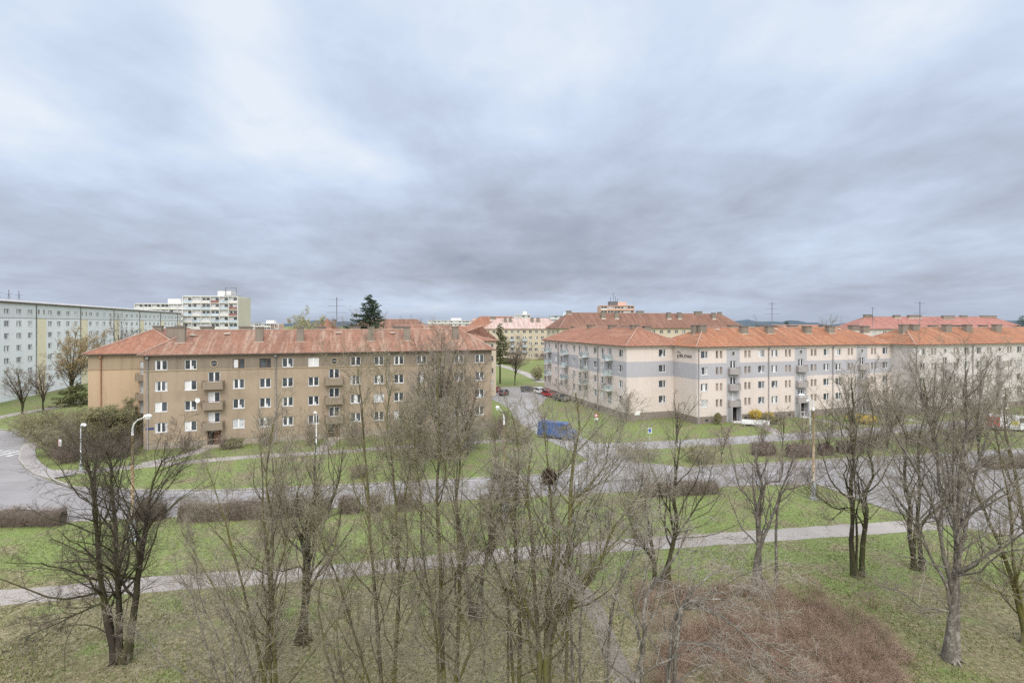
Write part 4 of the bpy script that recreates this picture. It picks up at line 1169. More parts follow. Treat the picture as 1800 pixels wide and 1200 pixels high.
def spawn(P, Rad, c, K, t0, t1, ang, lenf, rfac, trop, jit, r0cap=None, taper=.25, lmin=.12, tilt=None):
    """c children on each parent polyline"""
    N, Kp, _ = P.shape
    seg = np.linalg.norm(P[:, 1:]-P[:, :-1], axis=2); L = seg.sum(1)
    t = t0 + (t1-t0)*((np.arange(c)[None, :] + rng.random((N, c)))/c)
    x = t*(Kp-1); i = np.minimum(x.astype(int), Kp-2); fr = x-i
    n = np.arange(N)[:, None]
    p = P[n, i]*(1-fr[..., None]) + P[n, i+1]*fr[..., None]
    rp = Rad[n, i]*(1-fr) + Rad[n, i+1]*fr
    T = unit(P[n, i+1]-P[n, i])
    rv = unit(rng.normal(size=(N, c, 3))); perp = unit(rv - (rv*T).sum(-1, keepdims=True)*T)
    a = np.radians(ang[0] + (ang[1]-ang[0])*rng.random((N, c)))[..., None]
    D = T*np.cos(a) + perp*np.sin(a)
    ln = np.maximum(L[:, None]*lenf*(1-.62*(t-t0)/max(1e-6, 1-t0))*(.55+.75*rng.random((N, c))), lmin)
    M_ = N*c
    p = p.reshape(M_, 3); D = D.reshape(M_, 3); ln = ln.reshape(M_); rp = rp.reshape(M_)
    r0 = rp*rfac
    if r0cap: r0 = np.clip(r0, r0cap[0], r0cap[1])
    Q = np.empty((M_, K, 3)); Q[:, 0] = p; d = D.copy()
    for k in range(1, K):
        d = unit(d + np.array([0, 0, trop]) + jit*rng.normal(size=(M_, 3)))
        Q[:, k] = Q[:, k-1] + d*(ln/(K-1))[:, None]
    s = np.linspace(0, 1, K)[None, :]
    RR = r0[:, None]*(1-(1-taper)*s)
    return Q, RR
def resample(pts, n, wob=.0):
    pts = np.asarray(pts, float); m = len(pts)
    if m == 2: pts = np.array([pts[0], (pts[0]+pts[1])/2, pts[1]]); m = 3
    t = np.linspace(0, m-1-1e-6, n); i = t.astype(int); f = (t-i)[:, None]
    g = lambda k: pts[np.clip(k, 0, m-1)]
    p0, p1, p2, p3 = g(i-1), g(i), g(i+1), g(i+2)
    q = .5*((2*p1)+(p2-p0)*f+(2*p0-5*p1+4*p2-p3)*f**2+(3*p1-p0-3*p2+p3)*f**3)
    q[1:-1] += rng.normal(size=(n-2, 3))*wob
    return q
def leafcards(P, per, size, spread):
    """small leaf or bud faces near the given points"""
    pts = P.reshape(-1, 3); pts = np.repeat(pts, per, 0); pts = pts + rng.normal(size=pts.shape)*spread
    N = len(pts); a = unit(rng.normal(size=(N, 3))); b = unit(np.cross(a, unit(rng.normal(size=(N, 3)))))
    s = size*(.6+.8*rng.random((N, 1)))
    v = np.stack([pts-a*s, pts+b*s*.5, pts+a*s, pts-b*s*.5], 1).reshape(-1, 3)
    return v, np.arange(N*4).reshape(N, 4)
def make_tree(name, label, loc, stems, bark, twig, levels, cat='tree', group=None, leaves=None, sides0=9, epi=0):
    """stems: list of (points (k,3) relative to loc, r0, r1). levels: list of spawn kwargs; the first goes with the trunk"""
    t = empty(name, loc); tag(t, label, cat, group)
    S = [resample(p, 14, .015) for p, r0, r1 in stems]
    P = np.stack(S); s = np.linspace(0, 1, 14)[None, :]
    R0 = np.array([q[1] for q in stems])[:, None]; R1 = np.array([q[2] for q in stems])[:, None]
    Rad = (R1+(R0-R1)*(1-s)**1.1)*.93
    Rad[:, 0] *= 1.55; Rad[:, 1] *= 1.08; Rad *= 1+.10*rng.normal(size=Rad.shape)
    trunk = [tubes(P, Rad, sides0)]; crown = []
    if epi and abs(S[0][0][2]) < .2:
        nr = 7; a0 = rng.uniform(0, 2*np.pi); rb = float(max(q[1] for q in stems)); sx = np.mean([q[0] for q in S], 0)
        an = a0+np.arange(nr)*2*np.pi/nr+rng.normal(size=nr)*.2; dd_ = np.stack([np.cos(an), np.sin(an)], 1)
        rt = np.zeros((nr, 4, 3)); k_ = np.array([.5, 1.1, 1.9, 3.0])*rb*rng.uniform(.8, 1.3, (nr, 1)); rt[:, :, :2] = sx[:2]+dd_[:, None, :]*k_[:, :, None]; rt[:, :, 2] = np.array([.42, .14, .02, -.06])*(rb/.2)**.5
        trunk.append(tubes(rt, np.full((nr, 4), 1.)*rb*np.array([.36, .28, .17, .06]), 6))
    if epi:
        e1_, er = spawn(P, Rad, epi, 4, .25, .97, (35, 75), .10, .3, .05, .25, r0cap=(.006, .014), taper=.4, lmin=.5)
        e2_, er2 = spawn(e1_, er, 4, 3, .2, 1, (25, 60), .5, .6, .03, .2, r0cap=(.004, .007), taper=.6, lmin=.2)
        crown += [tubes(e1_, er, 3), tubes(e2_, er2, 3)]
    cur, cr = P, Rad; last = None
    for li, kw in enumerate(levels):
        cur, cr = spawn(cur, cr, **kw)
        (trunk if li == 0 else crown).append(tubes(cur, cr, 6 if li == 0 else (4 if li == 1 else 3)))
        last = cur
    v, f = joinvf(trunk); link('trunk', np_mesh('trunk', v, f, [M[bark]], smooth=True), t)
    mats = [M[twig]]; midx = None
    v, f = joinvf(crown)
    if leaves:
        lv, lf = leafcards(last[:, leaves.get('from', -1):], leaves['per'], leaves['size'], leaves['spread'])
        n0 = len(f); f = np.concatenate([f, lf+len(v)]); v = np.concatenate([v, lv]); mats.append(M[leaves['mat']])
        midx = np.concatenate([np.zeros(n0, int), np.ones(len(lf), int)])
    link('crown', np_mesh('crown', v, f, mats, midx), t)
    return t
def px_stems(base_px, base_py, stems, d=None, lean=.10):
    """stem outlines measured in the image -> metres at the tree's own distance, with depth spread of their own"""
    if d is None: d = EYE*F/(base_py-570.0)
    X0 = (base_px-900)/F*d
    out = []
    for pts, r0, r1 in stems:
        dy = rng.uniform(-lean, lean); curve = rng.uniform(-.04, .04)
        q = []
        for i, (x, y) in enumerate(pts):
            z = (EYE-(y-570.0)*d/F); z = z*(1-.07*max(0.0, min(1.0, z/12)))
            z = max(z, -.05) if i == 0 else z
            if i == 0: z0 = z
            dep = dy*(z-z0)+curve*i*i*.4
            q.append(((x-900)/F*d-X0, dep, z))
        if q[0][2] > .3: q = [(q[0][0]*.9, 0, -.05)] + q       # the foot lies below the frame
        out.append((q, r0, r1))
    return (X0, d, 0), out
NEAR = lambda a=13, b_=7, c=6, d_=4, up=.10, L1=.34, jit=.16: [
    dict(c=a, K=9, t0=.2, t1=.98, ang=(24, 56), lenf=L1*1.1, rfac=.46, trop=up, jit=jit, r0cap=(.012, .09), taper=.22, lmin=.8),
    dict(c=b_, K=6, t0=.18, t1=.97, ang=(25, 60), lenf=.48, rfac=.5, trop=up*.7, jit=.2, r0cap=(.007, .03), taper=.35, lmin=.4),
    dict(c=c, K=4, t0=.15, t1=1, ang=(25, 60), lenf=.55, rfac=.55, trop=.05, jit=.2, r0cap=(.0055, .011), taper=.5, lmin=.22),
    dict(c=max(2, d_-1), K=3, t0=.1, t1=1, ang=(20, 50), lenf=.85, rfac=.65, trop=.02, jit=.2, r0cap=(.004, .007), taper=.7, lmin=.16)]
BUD = dict(per=1, size=.013, spread=.006, mat='bud', **{'from': -1})

# ---- trees close to the viewpoint, each with its own stems
TR = []
def T(label, bx, by, stems, bark, twig, lev, d=None, lean=.1, leaves=None, name='bare_tree', group='bare trees of the near lawn', sides=9):
    loc, st = px_stems(bx, by, stems, d, lean)
    make_tree(name, label, loc, st, M and bark, twig, lev, leaves=leaves, group=group, sides0=sides, epi=14)
T('dark tree of four trunks from one foot before the tall rusty lamp', 212, 1163, [
    ([(203,1163),(192,1085),(183,1000),(180,900),(177,850),(172,800),(165,765)], .19, .03),
    ([(211,1166),(209,1080),(205,980),(203,900),(198,830),(202,790),(196,760)], .17, .03),
    ([(222,1163),(238,1080),(245,1020),(255,950),(262,900),(266,850),(278,800),(290,780)], .20, .03),
    ([(214,1160),(214,1060),(218,990),(232,930),(240,880)], .12, .02),
    ([(200,1150),(186,1065),(140,1076),(95,1098),(30,1125)], .10, .015)], 'bark_dark', 'twig_dark', NEAR(26, 7, 6, 4, .03, .44), lean=.07)
T('tree of three mossy stems before the footpath bend, nearest the dark four trunked tree', 470, 1240, [
    ([(462,1230),(470,1100),(462,980),(450,900),(446,820),(436,740)], .12, .02),
    ([(486,1230),(484,1050),(486,900),(480,800),(494,700)], .12, .02),
    ([(470,1230),(430,1060),(400,950),(372,860),(348,790)], .09, .015),
    ([(478,1230),(474,1080),(500,960),(520,860),(540,800)], .09, .015),
    ([(455,1230),(410,1110),(345,1000),(300,930)], .07, .015)], 'bark_moss', 'twig_tan', NEAR(18, 8, 6, 4), d=22.5, leaves=BUD)
T('stout dark single trunk with spreading boughs on the near side of the footpath', 533, 1128, [
    ([(528,1128),(535,1040),(534,970),(538,900),(548,850)], .24, .05),
    ([(536,975),(520,910),(500,870),(490,820),(488,770)], .12, .02),
    ([(536,960),(570,900),(590,850),(600,800),(604,760)], .12, .02),
    ([(535,1000),(492,1000),(450,975),(420,940)], .08, .015),
    ([(538,910),(556,860),(555,800),(560,750)], .10, .02)], 'bark_dark', 'twig_olive', NEAR(14, 7, 5, 3, .12, .45), lean=.12)
T('slender mossy tree with a twin fork, between the stout dark trunk and the middle lamp', 665, 1235, [
    ([(672,1230),(664,1080),(655,950),(650,850),(644,750),(640,660),(634,600)], .11, .02),
    ([(690,1225),(698,1060),(690,900),(682,800),(668,700),(676,640)], .10, .02),
    ([(697,1060),(716,960),(712,850),(722,770),(716,700)], .07, .015),
    ([(655,1225),(620,1080),(600,1000),(575,930),(560,870)], .07, .015)], 'bark_moss', 'twig_olive', NEAR(19, 8, 6, 4, .12, .30), d=21.5, leaves=BUD)
T('tall mossy straight stems rising past the brown block, tallest of the thin trees', 785, 1240, [
    ([(800,1235),(806,1080),(806,960),(800,880),(806,780),(800,700),(806,630)], .12, .02),
    ([(781,1235),(775,1100),(770,950),(763,850),(770,740),(764,640),(770,570)], .13, .02),
    ([(772,1235),(765,1100),(742,960),(738,850),(726,760),(728,690)], .08, .015),
    ([(790,1235),(830,1120),(800,1010),(880,900),(910,820)], .05, .012)], 'bark_moss', 'twig_tan', NEAR(21, 8, 6, 4, .12, .28), d=20.5, leaves=BUD)
T('forked dark trunk standing right on the edge of the grass below the path centre', 837, 1084, [
    ([(831,1084),(820,1010),(812,930),(803,860),(806,790)], .17, .03),
    ([(842,1084),(848,1010),(862,940),(862,870),(872,800),(868,730)], .17, .03),
    ([(850,1000),(866,930),(890,880),(905,830)], .08, .015)], 'bark_dark', 'twig_olive', NEAR(14, 7, 5, 3, .12, .4))
T('big many limbed tree carrying the large dark nest', 955, 1245, [
    ([(945,1240),(948,1140),(938,1000),(934,900),(926,820),(934,740)], .15, .025),
    ([(962,1240),(962,1120),(988,1010),(1000,900),(1002,800),(1018,700),(1010,640)], .17, .025),
    ([(960,1150),(962,1040),(976,950),(968,840),(962,760),(955,700)], .12, .02),
    ([(966,1120),(1000,1055),(1050,985),(1075,910),(1120,840),(1130,790)], .13, .02),
    ([(948,1140),(915,1030),(895,960),(880,880),(890,800)], .09, .015),
    ([(1000,900),(1030,830),(1062,780),(1075,720)], .07, .015)], 'bark_moss', 'twig_grey', NEAR(18, 8, 6, 4, .10, .30), d=20.0, leaves=BUD)
T('thin upright mossy tree holding the small nest just beyond the frame of the big one', 905, 1240, [
    ([(912,1235),(914,1080),(906,950),(905,850),(912,760),(900,680)], .10, .02),
    ([(905,1235),(898,1120),(893,1045),(870,960),(850,900),(846,840)], .07, .015),
    ([(893,1050),(908,980),(900,900),(880,820)], .05, .012)], 'bark_moss', 'twig_olive', NEAR(14, 7, 6, 4, .12, .28), d=21.2, leaves=BUD)
T('thin dark stems beside the trodden dirt path', 1010, 1245, [
    ([(1008,1240),(1005,1110),(1004,1000),(1012,900),(1000,830)], .08, .015),
    ([(1022,1240),(1020,1140),(1026,1040),(1050,950),(1042,870)], .08, .015),
    ([(1070,1240),(1072,1120),(1090,1030),(1120,960),(1126,900)], .08, .015)], 'bark_grey', 'twig_tan', NEAR(13, 7, 6, 4, .10, .32), d=20.6, leaves=BUD)
T('dense tree with two blackened trunks just above the red brown thicket', 1158, 1035, [
    ([(1150,1038),(1150,985),(1142,930),(1134,870),(1128,820)], .17, .03),
    ([(1163,1030),(1178,965),(1186,915),(1180,860),(1186,800),(1190,750)], .20, .03),
    ([(1180,960),(1215,900),(1240,850),(1252,800)], .10, .015),
    ([(1150,990),(1120,940),(1100,890),(1085,850)], .10, .015)], 'bark_dark', 'twig_tan', NEAR(17, 8, 6, 3, .10, .5), leaves=BUD)
T('mossy leaning trunk with pale limbs over the red brown thicket, nearest it', 1120, 1250, [
    ([(1112,1245),(1128,1120),(1132,1020),(1180,940),(1200,880)], .12, .02),
    ([(1172,1250),(1180,1150),(1192,1075),(1240,1010),(1290,980)], .13, .02),
    ([(1192,1075),(1250,1062),(1310,1105),(1370,1160),(1420,1175)], .07, .012),
    ([(1190,1085),(1240,1040),(1300,1050),(1352,1080)], .07, .012),
    ([(1128,1120),(1085,1040),(1100,960),(1160,930)], .08, .012),
    ([(1180,1150),(1235,1120),(1290,1150),(1340,1200)], .06, .012)], 'bark_grey', 'twig_grey', NEAR(9, 6, 5, 3, .03, .36), d=18.8)
T('single rough trunk with two wide boughs between the path and the thicket', 1330, 1030, [
    ([(1328,1032),(1332,980),(1334,940),(1330,890),(1338,850),(1326,800),(1330,760)], .25, .03),
    ([(1336,960),(1352,920),(1366,880),(1374,850),(1392,800),(1400,765)], .15, .025),
    ([(1368,875),(1400,850),(1440,835),(1480,800)], .09, .015),
    ([(1332,900),(1300,850),(1290,805),(1282,770)], .09, .015),
    ([(1338,860),(1372,835),(1376,790),(1372,750)], .08, .015)], 'bark_grey', 'twig_brown', NEAR(13, 7, 5, 3, .12, .4), lean=.1)
T('pair of knotty trunks from one foot just before the wide road', 1508, 1012, [
    ([(1502,1014),(1500,955),(1506,900),(1503,850),(1512,800),(1506,740),(1514,690),(1508,650)], .19, .03),
    ([(1516,1012),(1520,960),(1530,900),(1528,870),(1546,825),(1536,780),(1550,720),(1540,670)], .18, .03),
    ([(1504,900),(1470,890),(1440,870),(1420,850)], .09, .015)], 'bark_dark', 'twig_tan', NEAR(19, 8, 6, 3, .1, .36), leaves=BUD)
T('dark trunk splitting at the knee beside a bough that reaches over the junction', 1615, 1000, [
    ([(1610,1002),(1598,940),(1597,880),(1586,830),(1590,760),(1570,710),(1560,660)], .18, .03),
    ([(1621,998),(1620,930),(1645,900),(1672,880),(1700,850)], .17, .03),
    ([(1606,960),(1612,860),(1606,760),(1618,690),(1610,640)], .17, .03)], 'bark_dark', 'twig_tan', NEAR(18, 8, 6, 3, .1, .36), leaves=BUD)
T('largest tree with pale grey bole and dense fan of branches over the pale grey block', 1672, 1160, [
    ([(1670,1160),(1674,1060),(1680,1000),(1686,900),(1690,800),(1702,720),(1696,650),(1704,610)], .25, .03),
    ([(1676,1045),(1655,960),(1640,880),(1600,790),(1560,720),(1540,660)], .14, .02),
    ([(1678,1010),(1700,930),(1716,850),(1735,770),(1760,700)], .14, .02),
    ([(1682,930),(1655,850),(1650,760),(1630,690),(1620,630)], .13, .02),
    ([(1674,1080),(1620,1065),(1580,1035),(1545,1030)], .07, .015),
    ([(1684,960),(1670,850),(1668,740),(1660,650)], .11, .02),
    ([(1668,1040),(1640,980),(1616,910),(1570,850),(1530,790)], .10, .015)], 'bark_grey', 'twig_tan', NEAR(15, 7, 6, 3, .1, .4), leaves=BUD)
T('leaning fan shaped tree cut by the frame beside the wide road', 1800, 1130, [
    ([(1806,1130),(1790,1040),(1765,960),(1735,880),(1712,820),(1690,760)], .16, .02),
    ([(1812,1130),(1815,1000),(1800,900),(1786,800),(1770,720),(1772,650)], .16, .02),
    ([(1820,1120),(1840,1000),(1830,880),(1820,780),(1815,680)], .16, .02),
    ([(1796,1060),(1760,1040),(1710,1020),(1680,1030)], .07, .012),
    ([(1800,1080),(1775,980),(1765,880),(1742,780),(1730,720)], .11, .02)], 'bark_moss', 'twig_tan', NEAR(16, 8, 6, 4, .1, .36), leaves=BUD)
T('low thin sapling clump left of the mossy stems at the frame edge', 380, 1250, [
    ([(400,1245),(360,1140),(330,1050),(296,990)], .05, .01), ([(404,1245),(390,1130),(352,1040),(340,960)], .05, .01),
    ([(410,1245),(412,1140),(400,1050),(392,980)], .05, .01), ([(396,1245),(330,1180),(270,1120),(230,1080)], .04, .01)], 'bark_grey', 'twig_tan', NEAR(12, 6, 5, 3), d=19.5)
T('slanting thin stems between the stout dark trunk and the slender mossy tree', 590, 1250, [
    ([(600,1245),(570,1130),(560,1030),(590,930),(596,860)], .06, .012), ([(612,1245),(590,1120),(600,1040),(640,960),(650,900)], .06, .012),
    ([(625,1245),(640,1160),(600,1060),(572,980)], .05, .01), ([(640,1245),(690,1180),(700,1100),(760,1020)], .05, .01)], 'bark_moss', 'twig_tan', NEAR(13, 6, 6, 3), d=20.2)
T('bent thin stems between the tall mossy stems and the small nest', 845, 1250, [
    ([(838,1245),(852,1150),(840,1060),(800,980),(786,900)], .055, .012), ([(850,1245),(870,1170),(930,1110),(900,1020)], .05, .01),
    ([(830,1245),(800,1170),(740,1120),(700,1050),(690,980)], .05, .01)], 'bark_grey', 'twig_olive', NEAR(13, 6, 6, 3), d=19.8)

# nests
def nest(px, py, d, r, label):
    loc = wp(px, py, d); n = 420
    a = unit(rng.normal(size=(n, 3))); c = a*np.array([1, 1, 1.15])*r*(.55+.45*rng.random((n, 1)))
    t = unit(np.cross(a, rng.normal(size=(n, 3))) + .25*rng.normal(size=(n, 3)))
    L = r*(.5+.6*rng.random((n, 1)))
    P = np.stack([c-t*L*.5, c+a*r*.04, c+t*L*.5], 1); v, f = tubes(P, np.full((n, 3), .009), 3)
    k = MB(); 
    for i in range(6):
        for j in range(10):
            pass
    o = link('bird_nest', np_mesh('bird_nest', v, f, [M['nest']]), None, loc)
    tag(o, label, 'nest')
nest(965, 838, 20.1, .29, 'large dark ball of sticks high in the big many limbed tree')
nest(893, 1041, 21.2, .17, 'small dark clump of sticks in the fork of the thin mossy tree')
# ================================================================== middle distance trees and shrubs
def auto_stems(h, n, spread, r, lean=.1, single=0.0):
    out = []
    for i in range(n):
        a = rng.uniform(0, 2*np.pi); sp = spread*rng.uniform(.5, 1.1)
        x1, y1 = math.cos(a)*sp, math.sin(a)*sp; hh = h*rng.uniform(.78, 1.0) if i else h
        if i == 0 and single: x1 *= .2; y1 *= .2
        z0 = single*rng.uniform(.8, 1.2) if i else 0
        out.append(([(0, 0, -.05 if z0 == 0 else z0), (x1*.18, y1*.18, z0+(hh-z0)*.3), (x1*.55, y1*.55, z0+(hh-z0)*.65), (x1, y1, hh)], r*(1 if i == 0 else .65), r*.14))
    return out
def MID(a=12, b_=6, c=5, L=.42, up=.1, rt=.009):
    return [dict(c=a, K=6, t0=.2, t1=.98, ang=(25, 60), lenf=L, rfac=.45, trop=up, jit=.15, r0cap=(.02, .08), taper=.3, lmin=.5),
            dict(c=b_, K=4, t0=.15, t1=1, ang=(25, 60), lenf=.5, rfac=.5, trop=up*.6, jit=.2, r0cap=(rt*1.5, .03), taper=.5, lmin=.3),
            dict(c=c, K=3, t0=.1, t1=1, ang=(25, 60), lenf=.6, rfac=.6, trop=.03, jit=.2, r0cap=(rt, rt*1.6), taper=.7, lmin=.2)]
def mtree(label, px, py, h, n=4, spread=2.0, r=.14, bark='bark_dark', twig='twig_tan', lev=None, name='bare_tree', group='bare trees around the blocks', cat='tree', leaves=None, single=0.0, loc=None):
    X, D_ = gp(px, py) if loc is None else loc
    return make_tree(name, label, (X, D_, 0), auto_stems(h, n, spread, r, single=single), bark, twig, lev or MID(), leaves=leaves, group=group, cat=cat, sides0=6)
TT = [
 ('tallest pinkish grey bare tree before the brown block', 772, 806, 15.6, 7, 3.6, .2, 'bark_dark', 'twig_brown', MID(15, 8, 7, .36, rt=.007), 3),
 ('broad grey bare tree before the third entrance of the brown block', 735, 803, 12.5, 7, 3.8, .15, 'bark_dark', 'twig_grey', MID(14, 8, 6, .4, rt=.008), 1.5),
 ('bare tree before the corner window column of the brown block', 822, 800, 12.0, 7, 3.4, .15, 'bark_dark', 'twig_brown', MID(14, 8, 6, .4, rt=.008), 1.5),
 ('low tangle of a tree beside the tallest pinkish one', 790, 822, 8.0, 8, 3.4, .1, 'bark_dark', 'twig_grey', MID(12, 7, 6, .45), .5),
 ('small spreading tree before the brown block, at its second drainpipe', 690, 812, 7.5, 7, 2.8, .1, 'bark_moss', 'twig_tan', MID(12, 7, 5, .45), .5),
 ('small crooked tree before the blank corner of the cream block', 1190, 778, 7.2, 4, 3.4, .13, 'bark_dark', 'twig_brown', MID(9, 5, 4, .4), 1.2),
 ('little bare tree at the corner of the teal balcony wing', 1101, 741, 5.2, 4, 1.8, .07, 'bark_dark', 'twig_brown', MID(9, 5, 4, .45), 1.0),
 ('whippy tree with orange tan twigs near the white service road lamp', 1455, 800, 6.4, 6, 2.4, .09, 'bark_dark', 'twig_tan', MID(10, 7, 5, .5), .6),
 ('orange tan sapling left of the white service road lamp', 1412, 797, 5.6, 5, 2.0, .06, 'bark_dark', 'twig_tan', MID(9, 6, 5, .5), .6),
 ('young bare tree above the clipped dark bushes', 1338, 798, 5.4, 4, 1.4, .06, 'bark_dark', 'twig_brown', MID(8, 5, 4, .45), .6),
 ('young bare tree nearest the long white panel', 1376, 792, 5.8, 4, 1.3, .06, 'bark_dark', 'twig_brown', MID(8, 5, 4, .45), .6),
 ('thin young tree between the crooked tree and the lawn', 1268, 812, 5.0, 5, 1.8, .06, 'bark_dark', 'twig_brown', MID(8, 5, 4, .45), .5),
 ('tall grey bare tree before the third entrance of the cream block', 1502, 800, 11.5, 6, 3.0, .14, 'bark_dark', 'twig_grey', MID(13, 7, 5, .42), 1.2),
 ('dense bare tree before the joint of the cream and grey blocks', 1560, 792, 10.5, 7, 3.4, .14, 'bark_dark', 'twig_brown', MID(14, 8, 6, .42, rt=.008), 1.2),
 ('dense bare tree before the first balcony of the pale grey block', 1640, 790, 12.0, 7, 3.6, .15, 'bark_dark', 'twig_brown', MID(14, 8, 6, .42, rt=.008), 1.2),
 ('dense bare tree before the second balcony of the pale grey block', 1720, 800, 11.5, 7, 3.6, .15, 'bark_dark', 'twig_grey', MID(14, 8, 6, .42, rt=.008), 1.2),
 ('bare tree at the far end of the service road', 1835, 790, 11.0, 7, 3.0, .15, 'bark_dark', 'twig_brown', MID(14, 8, 6, .42, rt=.008), 1.2),
 ('bare tree with pinkish twigs on the far left lawn', 40, 729, 9.0, 6, 5.2, .2, 'bark_dark', 'twig_brown', MID(12, 7, 5, .42), 1.5),
 ('purplish brown tree between the pinkish and the tan one', 76, 722, 9.0, 6, 4.0, .16, 'bark_dark', 'twig_purple', MID(12, 8, 5, .42), 2.0),
 ('young bare tree behind the corner of the brown block, by the dark pine', 905, 676, 13, 6, 5.0, .2, 'bark_dark', 'twig_purple', MID(13, 8, 6, .42), 2.0),
]
for lab, px, py, h, n, sp, r, bk, tw, lv, sg in TT: mtree(lab, px, py, h, n, sp, r, bk, tw, lv, single=sg)
mtree('tan leafing tree before the yellow stair strip of the panel block', 124, 709, 15.5, 7, 6.5, .25, 'bark_dark', 'twig_tan', MID(14, 8, 6, .42, rt=.008), single=3, leaves=dict(per=1, size=.11, spread=.2, mat='leaf_tan', **{'from': -2}), name='leafing_tree', group=None)
mtree('rusty brown tree rising between the panel block and the ochre wing roof', 212, 668, 19, 7, 6, .25, 'bark_dark', 'twig_purple', MID(13, 8, 5, .4), single=3, group=None)
mtree('greyish shrubby tree with dull green twigs beside the ochre wing wall', 212, 790, 6.0, 10, 4.2, .12, 'bark_dark', 'twig_green', MID(14, 9, 8, .5, .03), single=.6, leaves=dict(per=2, size=.07, spread=.12, mat='leaf_green', **{'from': -2}), name='leafing_tree', group=None)
mtree('pale blossoming tree behind the brown block roof, left of the red gable', 533, 684, 19.2, 8, 5.0, .2, 'bark_grey', 'twig_grey', MID(12, 8, 5, .4), single=3, leaves=dict(per=2, size=.14, spread=.2, mat='bud', **{'from': -2}), group=None)
mtree('brown bare tree at the left foot of the tall conifer', 628, 697, 19, 9, 7.5, .25, 'bark_dark', 'twig_brown', MID(14, 9, 6, .42), single=2, group=None)
mtree('bare tree behind the roof between the antenna and the conifer', 600, 690, 17.3, 6, 4.0, .2, 'bark_dark', 'twig_grey', MID(11, 7, 5, .4), single=3, group=None)
mtree('bare tree on the skyline past the conifer', 715, 676, 18, 6, 5.0, .2, 'bark_dark', 'twig_brown', MID(11, 7, 5, .4), single=3, group=None)
mtree('bare treetop behind the roof of the cream block, by its mast', 1325, 655, 19.5, 6, 5.5, .2, 'bark_dark', 'twig_grey', MID(11, 8, 5, .42), single=4, group=None)
mtree('bare treetop behind the orange roof, before the wine red roof', 1450, 655, 19, 6, 6.5, .2, 'bark_dark', 'twig_brown', MID(11, 8, 5, .42), single=4, group=None)

# ---- shrubs: many stems from the ground
def shrub(label, X, D_, h, sp, n, twig, dens=1.0, leaves=None, name='shrub', group='shrubs and bushes', bark=None):
    st = []
    for i in range(n):
        a = rng.uniform(0, 2*np.pi); q = sp*math.sqrt(rng.random()); hh = h*(1-.35*(q/sp)**2)*rng.uniform(.75, 1.05)
        x0, y0 = math.cos(a)*q*.35, math.sin(a)*q*.35
        st.append(([(x0, y0, -.03), (x0+math.cos(a)*q*.3, y0+math.sin(a)*q*.3, hh*.5), (math.cos(a)*q, math.sin(a)*q, hh)], .03, .008))
    lv = [dict(c=int(9*dens), K=4, t0=.12, t1=1, ang=(25, 65), lenf=.42, rfac=.6, trop=.05, jit=.2, r0cap=(.01, .02), taper=.5, lmin=.25),
          dict(c=5, K=3, t0=.1, t1=1, ang=(25, 65), lenf=.6, rfac=.7, trop=.03, jit=.2, r0cap=(.007, .012), taper=.6, lmin=.15),
          dict(c=4, K=2, t0=.1, t1=1, ang=(25, 65), lenf=.6, rfac=.7, trop=.03, jit=.2, r0cap=(.006, .008), taper=.6, lmin=.1)]
    S = np.stack([resample(p, 6) for p, _, _ in st]); Rd = np.array([[a_+(b_-a_)*k/5 for k in range(6)] for _, a_, b_ in st])
    t = empty(name, (X, D_, 0)); tag(t, label, 'shrub', group)
    c1, r1 = spawn(S, Rd, **lv[0]); c2, r2 = spawn(c1, r1, **lv[1]); c3_, r3 = spawn(c2, r2, **lv[2])
    v, f = joinvf([tubes(S, Rd, 4), tubes(c1, r1, 3)]); link('stems', np_mesh('stems', v, f, [M[bark or twig]]), t)
    v, f = joinvf([tubes(c2, r2, 3), tubes(c3_, r3, 3)]); mats = [M[twig]]; mi = None
    if leaves:
        lv_, lf = leafcards(c3_[:, -1:], leaves['per'], leaves['size'], leaves['spread']); n0 = len(f)
        f = np.concatenate([f, lf+len(v)]); v = np.concatenate([v, lv_]); mats.append(M[leaves['mat']]); mi = np.r_[np.zeros(n0, int), np.ones(len(lf), int)]
    link('crown', np_mesh('crown', v, f, mats, mi), t)
GL = dict(per=2, size=.05, spread=.05, mat='leaf_green'); BL = dict(per=1, size=.04, spread=.04, mat='bud')
def sh(label, px, py, *a, **k): X, D_ = gp(px, py); shrub(label, X, D_, *a, **k)
sh('wide grey green shrub beside the crosswalk pavement', 118, 795, 4.4, 4.2, 60, 'twig_grey', 1.2, GL)
sh('olive shrub at the back of the grey green one, near the far lawn', 80, 772, 3.6, 4.0, 50, 'twig_green', 1.1, GL)
sh('yellowish shrub bordering the side street lawn', 62, 762, 3.6, 4.5, 50, 'twig_olive', 1.0, BL)
sh('yellow tan shrub behind the wide grey green one', 120, 762, 4.2, 5.0, 50, 'twig_olive', 1.0, BL)
sh('grey twiggy shrub touching the foot of the ochre wing', 165, 775, 4.8, 4.2, 55, 'twig_grey', 1.1, GL)
sh('low purplish bush behind the short pale lamp', 118, 812, 2.4, 2.2, 40, 'twig_purple', 1.1)
sh('low purplish bush before the corner of the brown block', 185, 806, 2.0, 2.6, 40, 'twig_purple', 1.0)
sh('thin brown bush at the first window column of the brown block', 222, 800, 2.2, 2.0, 26, 'twig_brown', .9)
sh('slim upright bush between the first two window columns', 325, 795, 3.2, .8, 14, 'twig_brown', .9)
sh('crooked bush right of the first entrance', 392, 790, 2.4, .8, 12, 'twig_brown', .8)
sh('low green bush along the plinth past the first entrance', 412, 787, 1.3, 1.3, 30, 'twig_green', 1.0, GL)
sh('rounded brown bush at the first drainpipe', 470, 782, 2.0, .9, 26, 'twig_brown', 1.1)
sh('slim bush at the second entrance path', 548, 782, 3.6, 1.2, 16, 'twig_brown', .9)
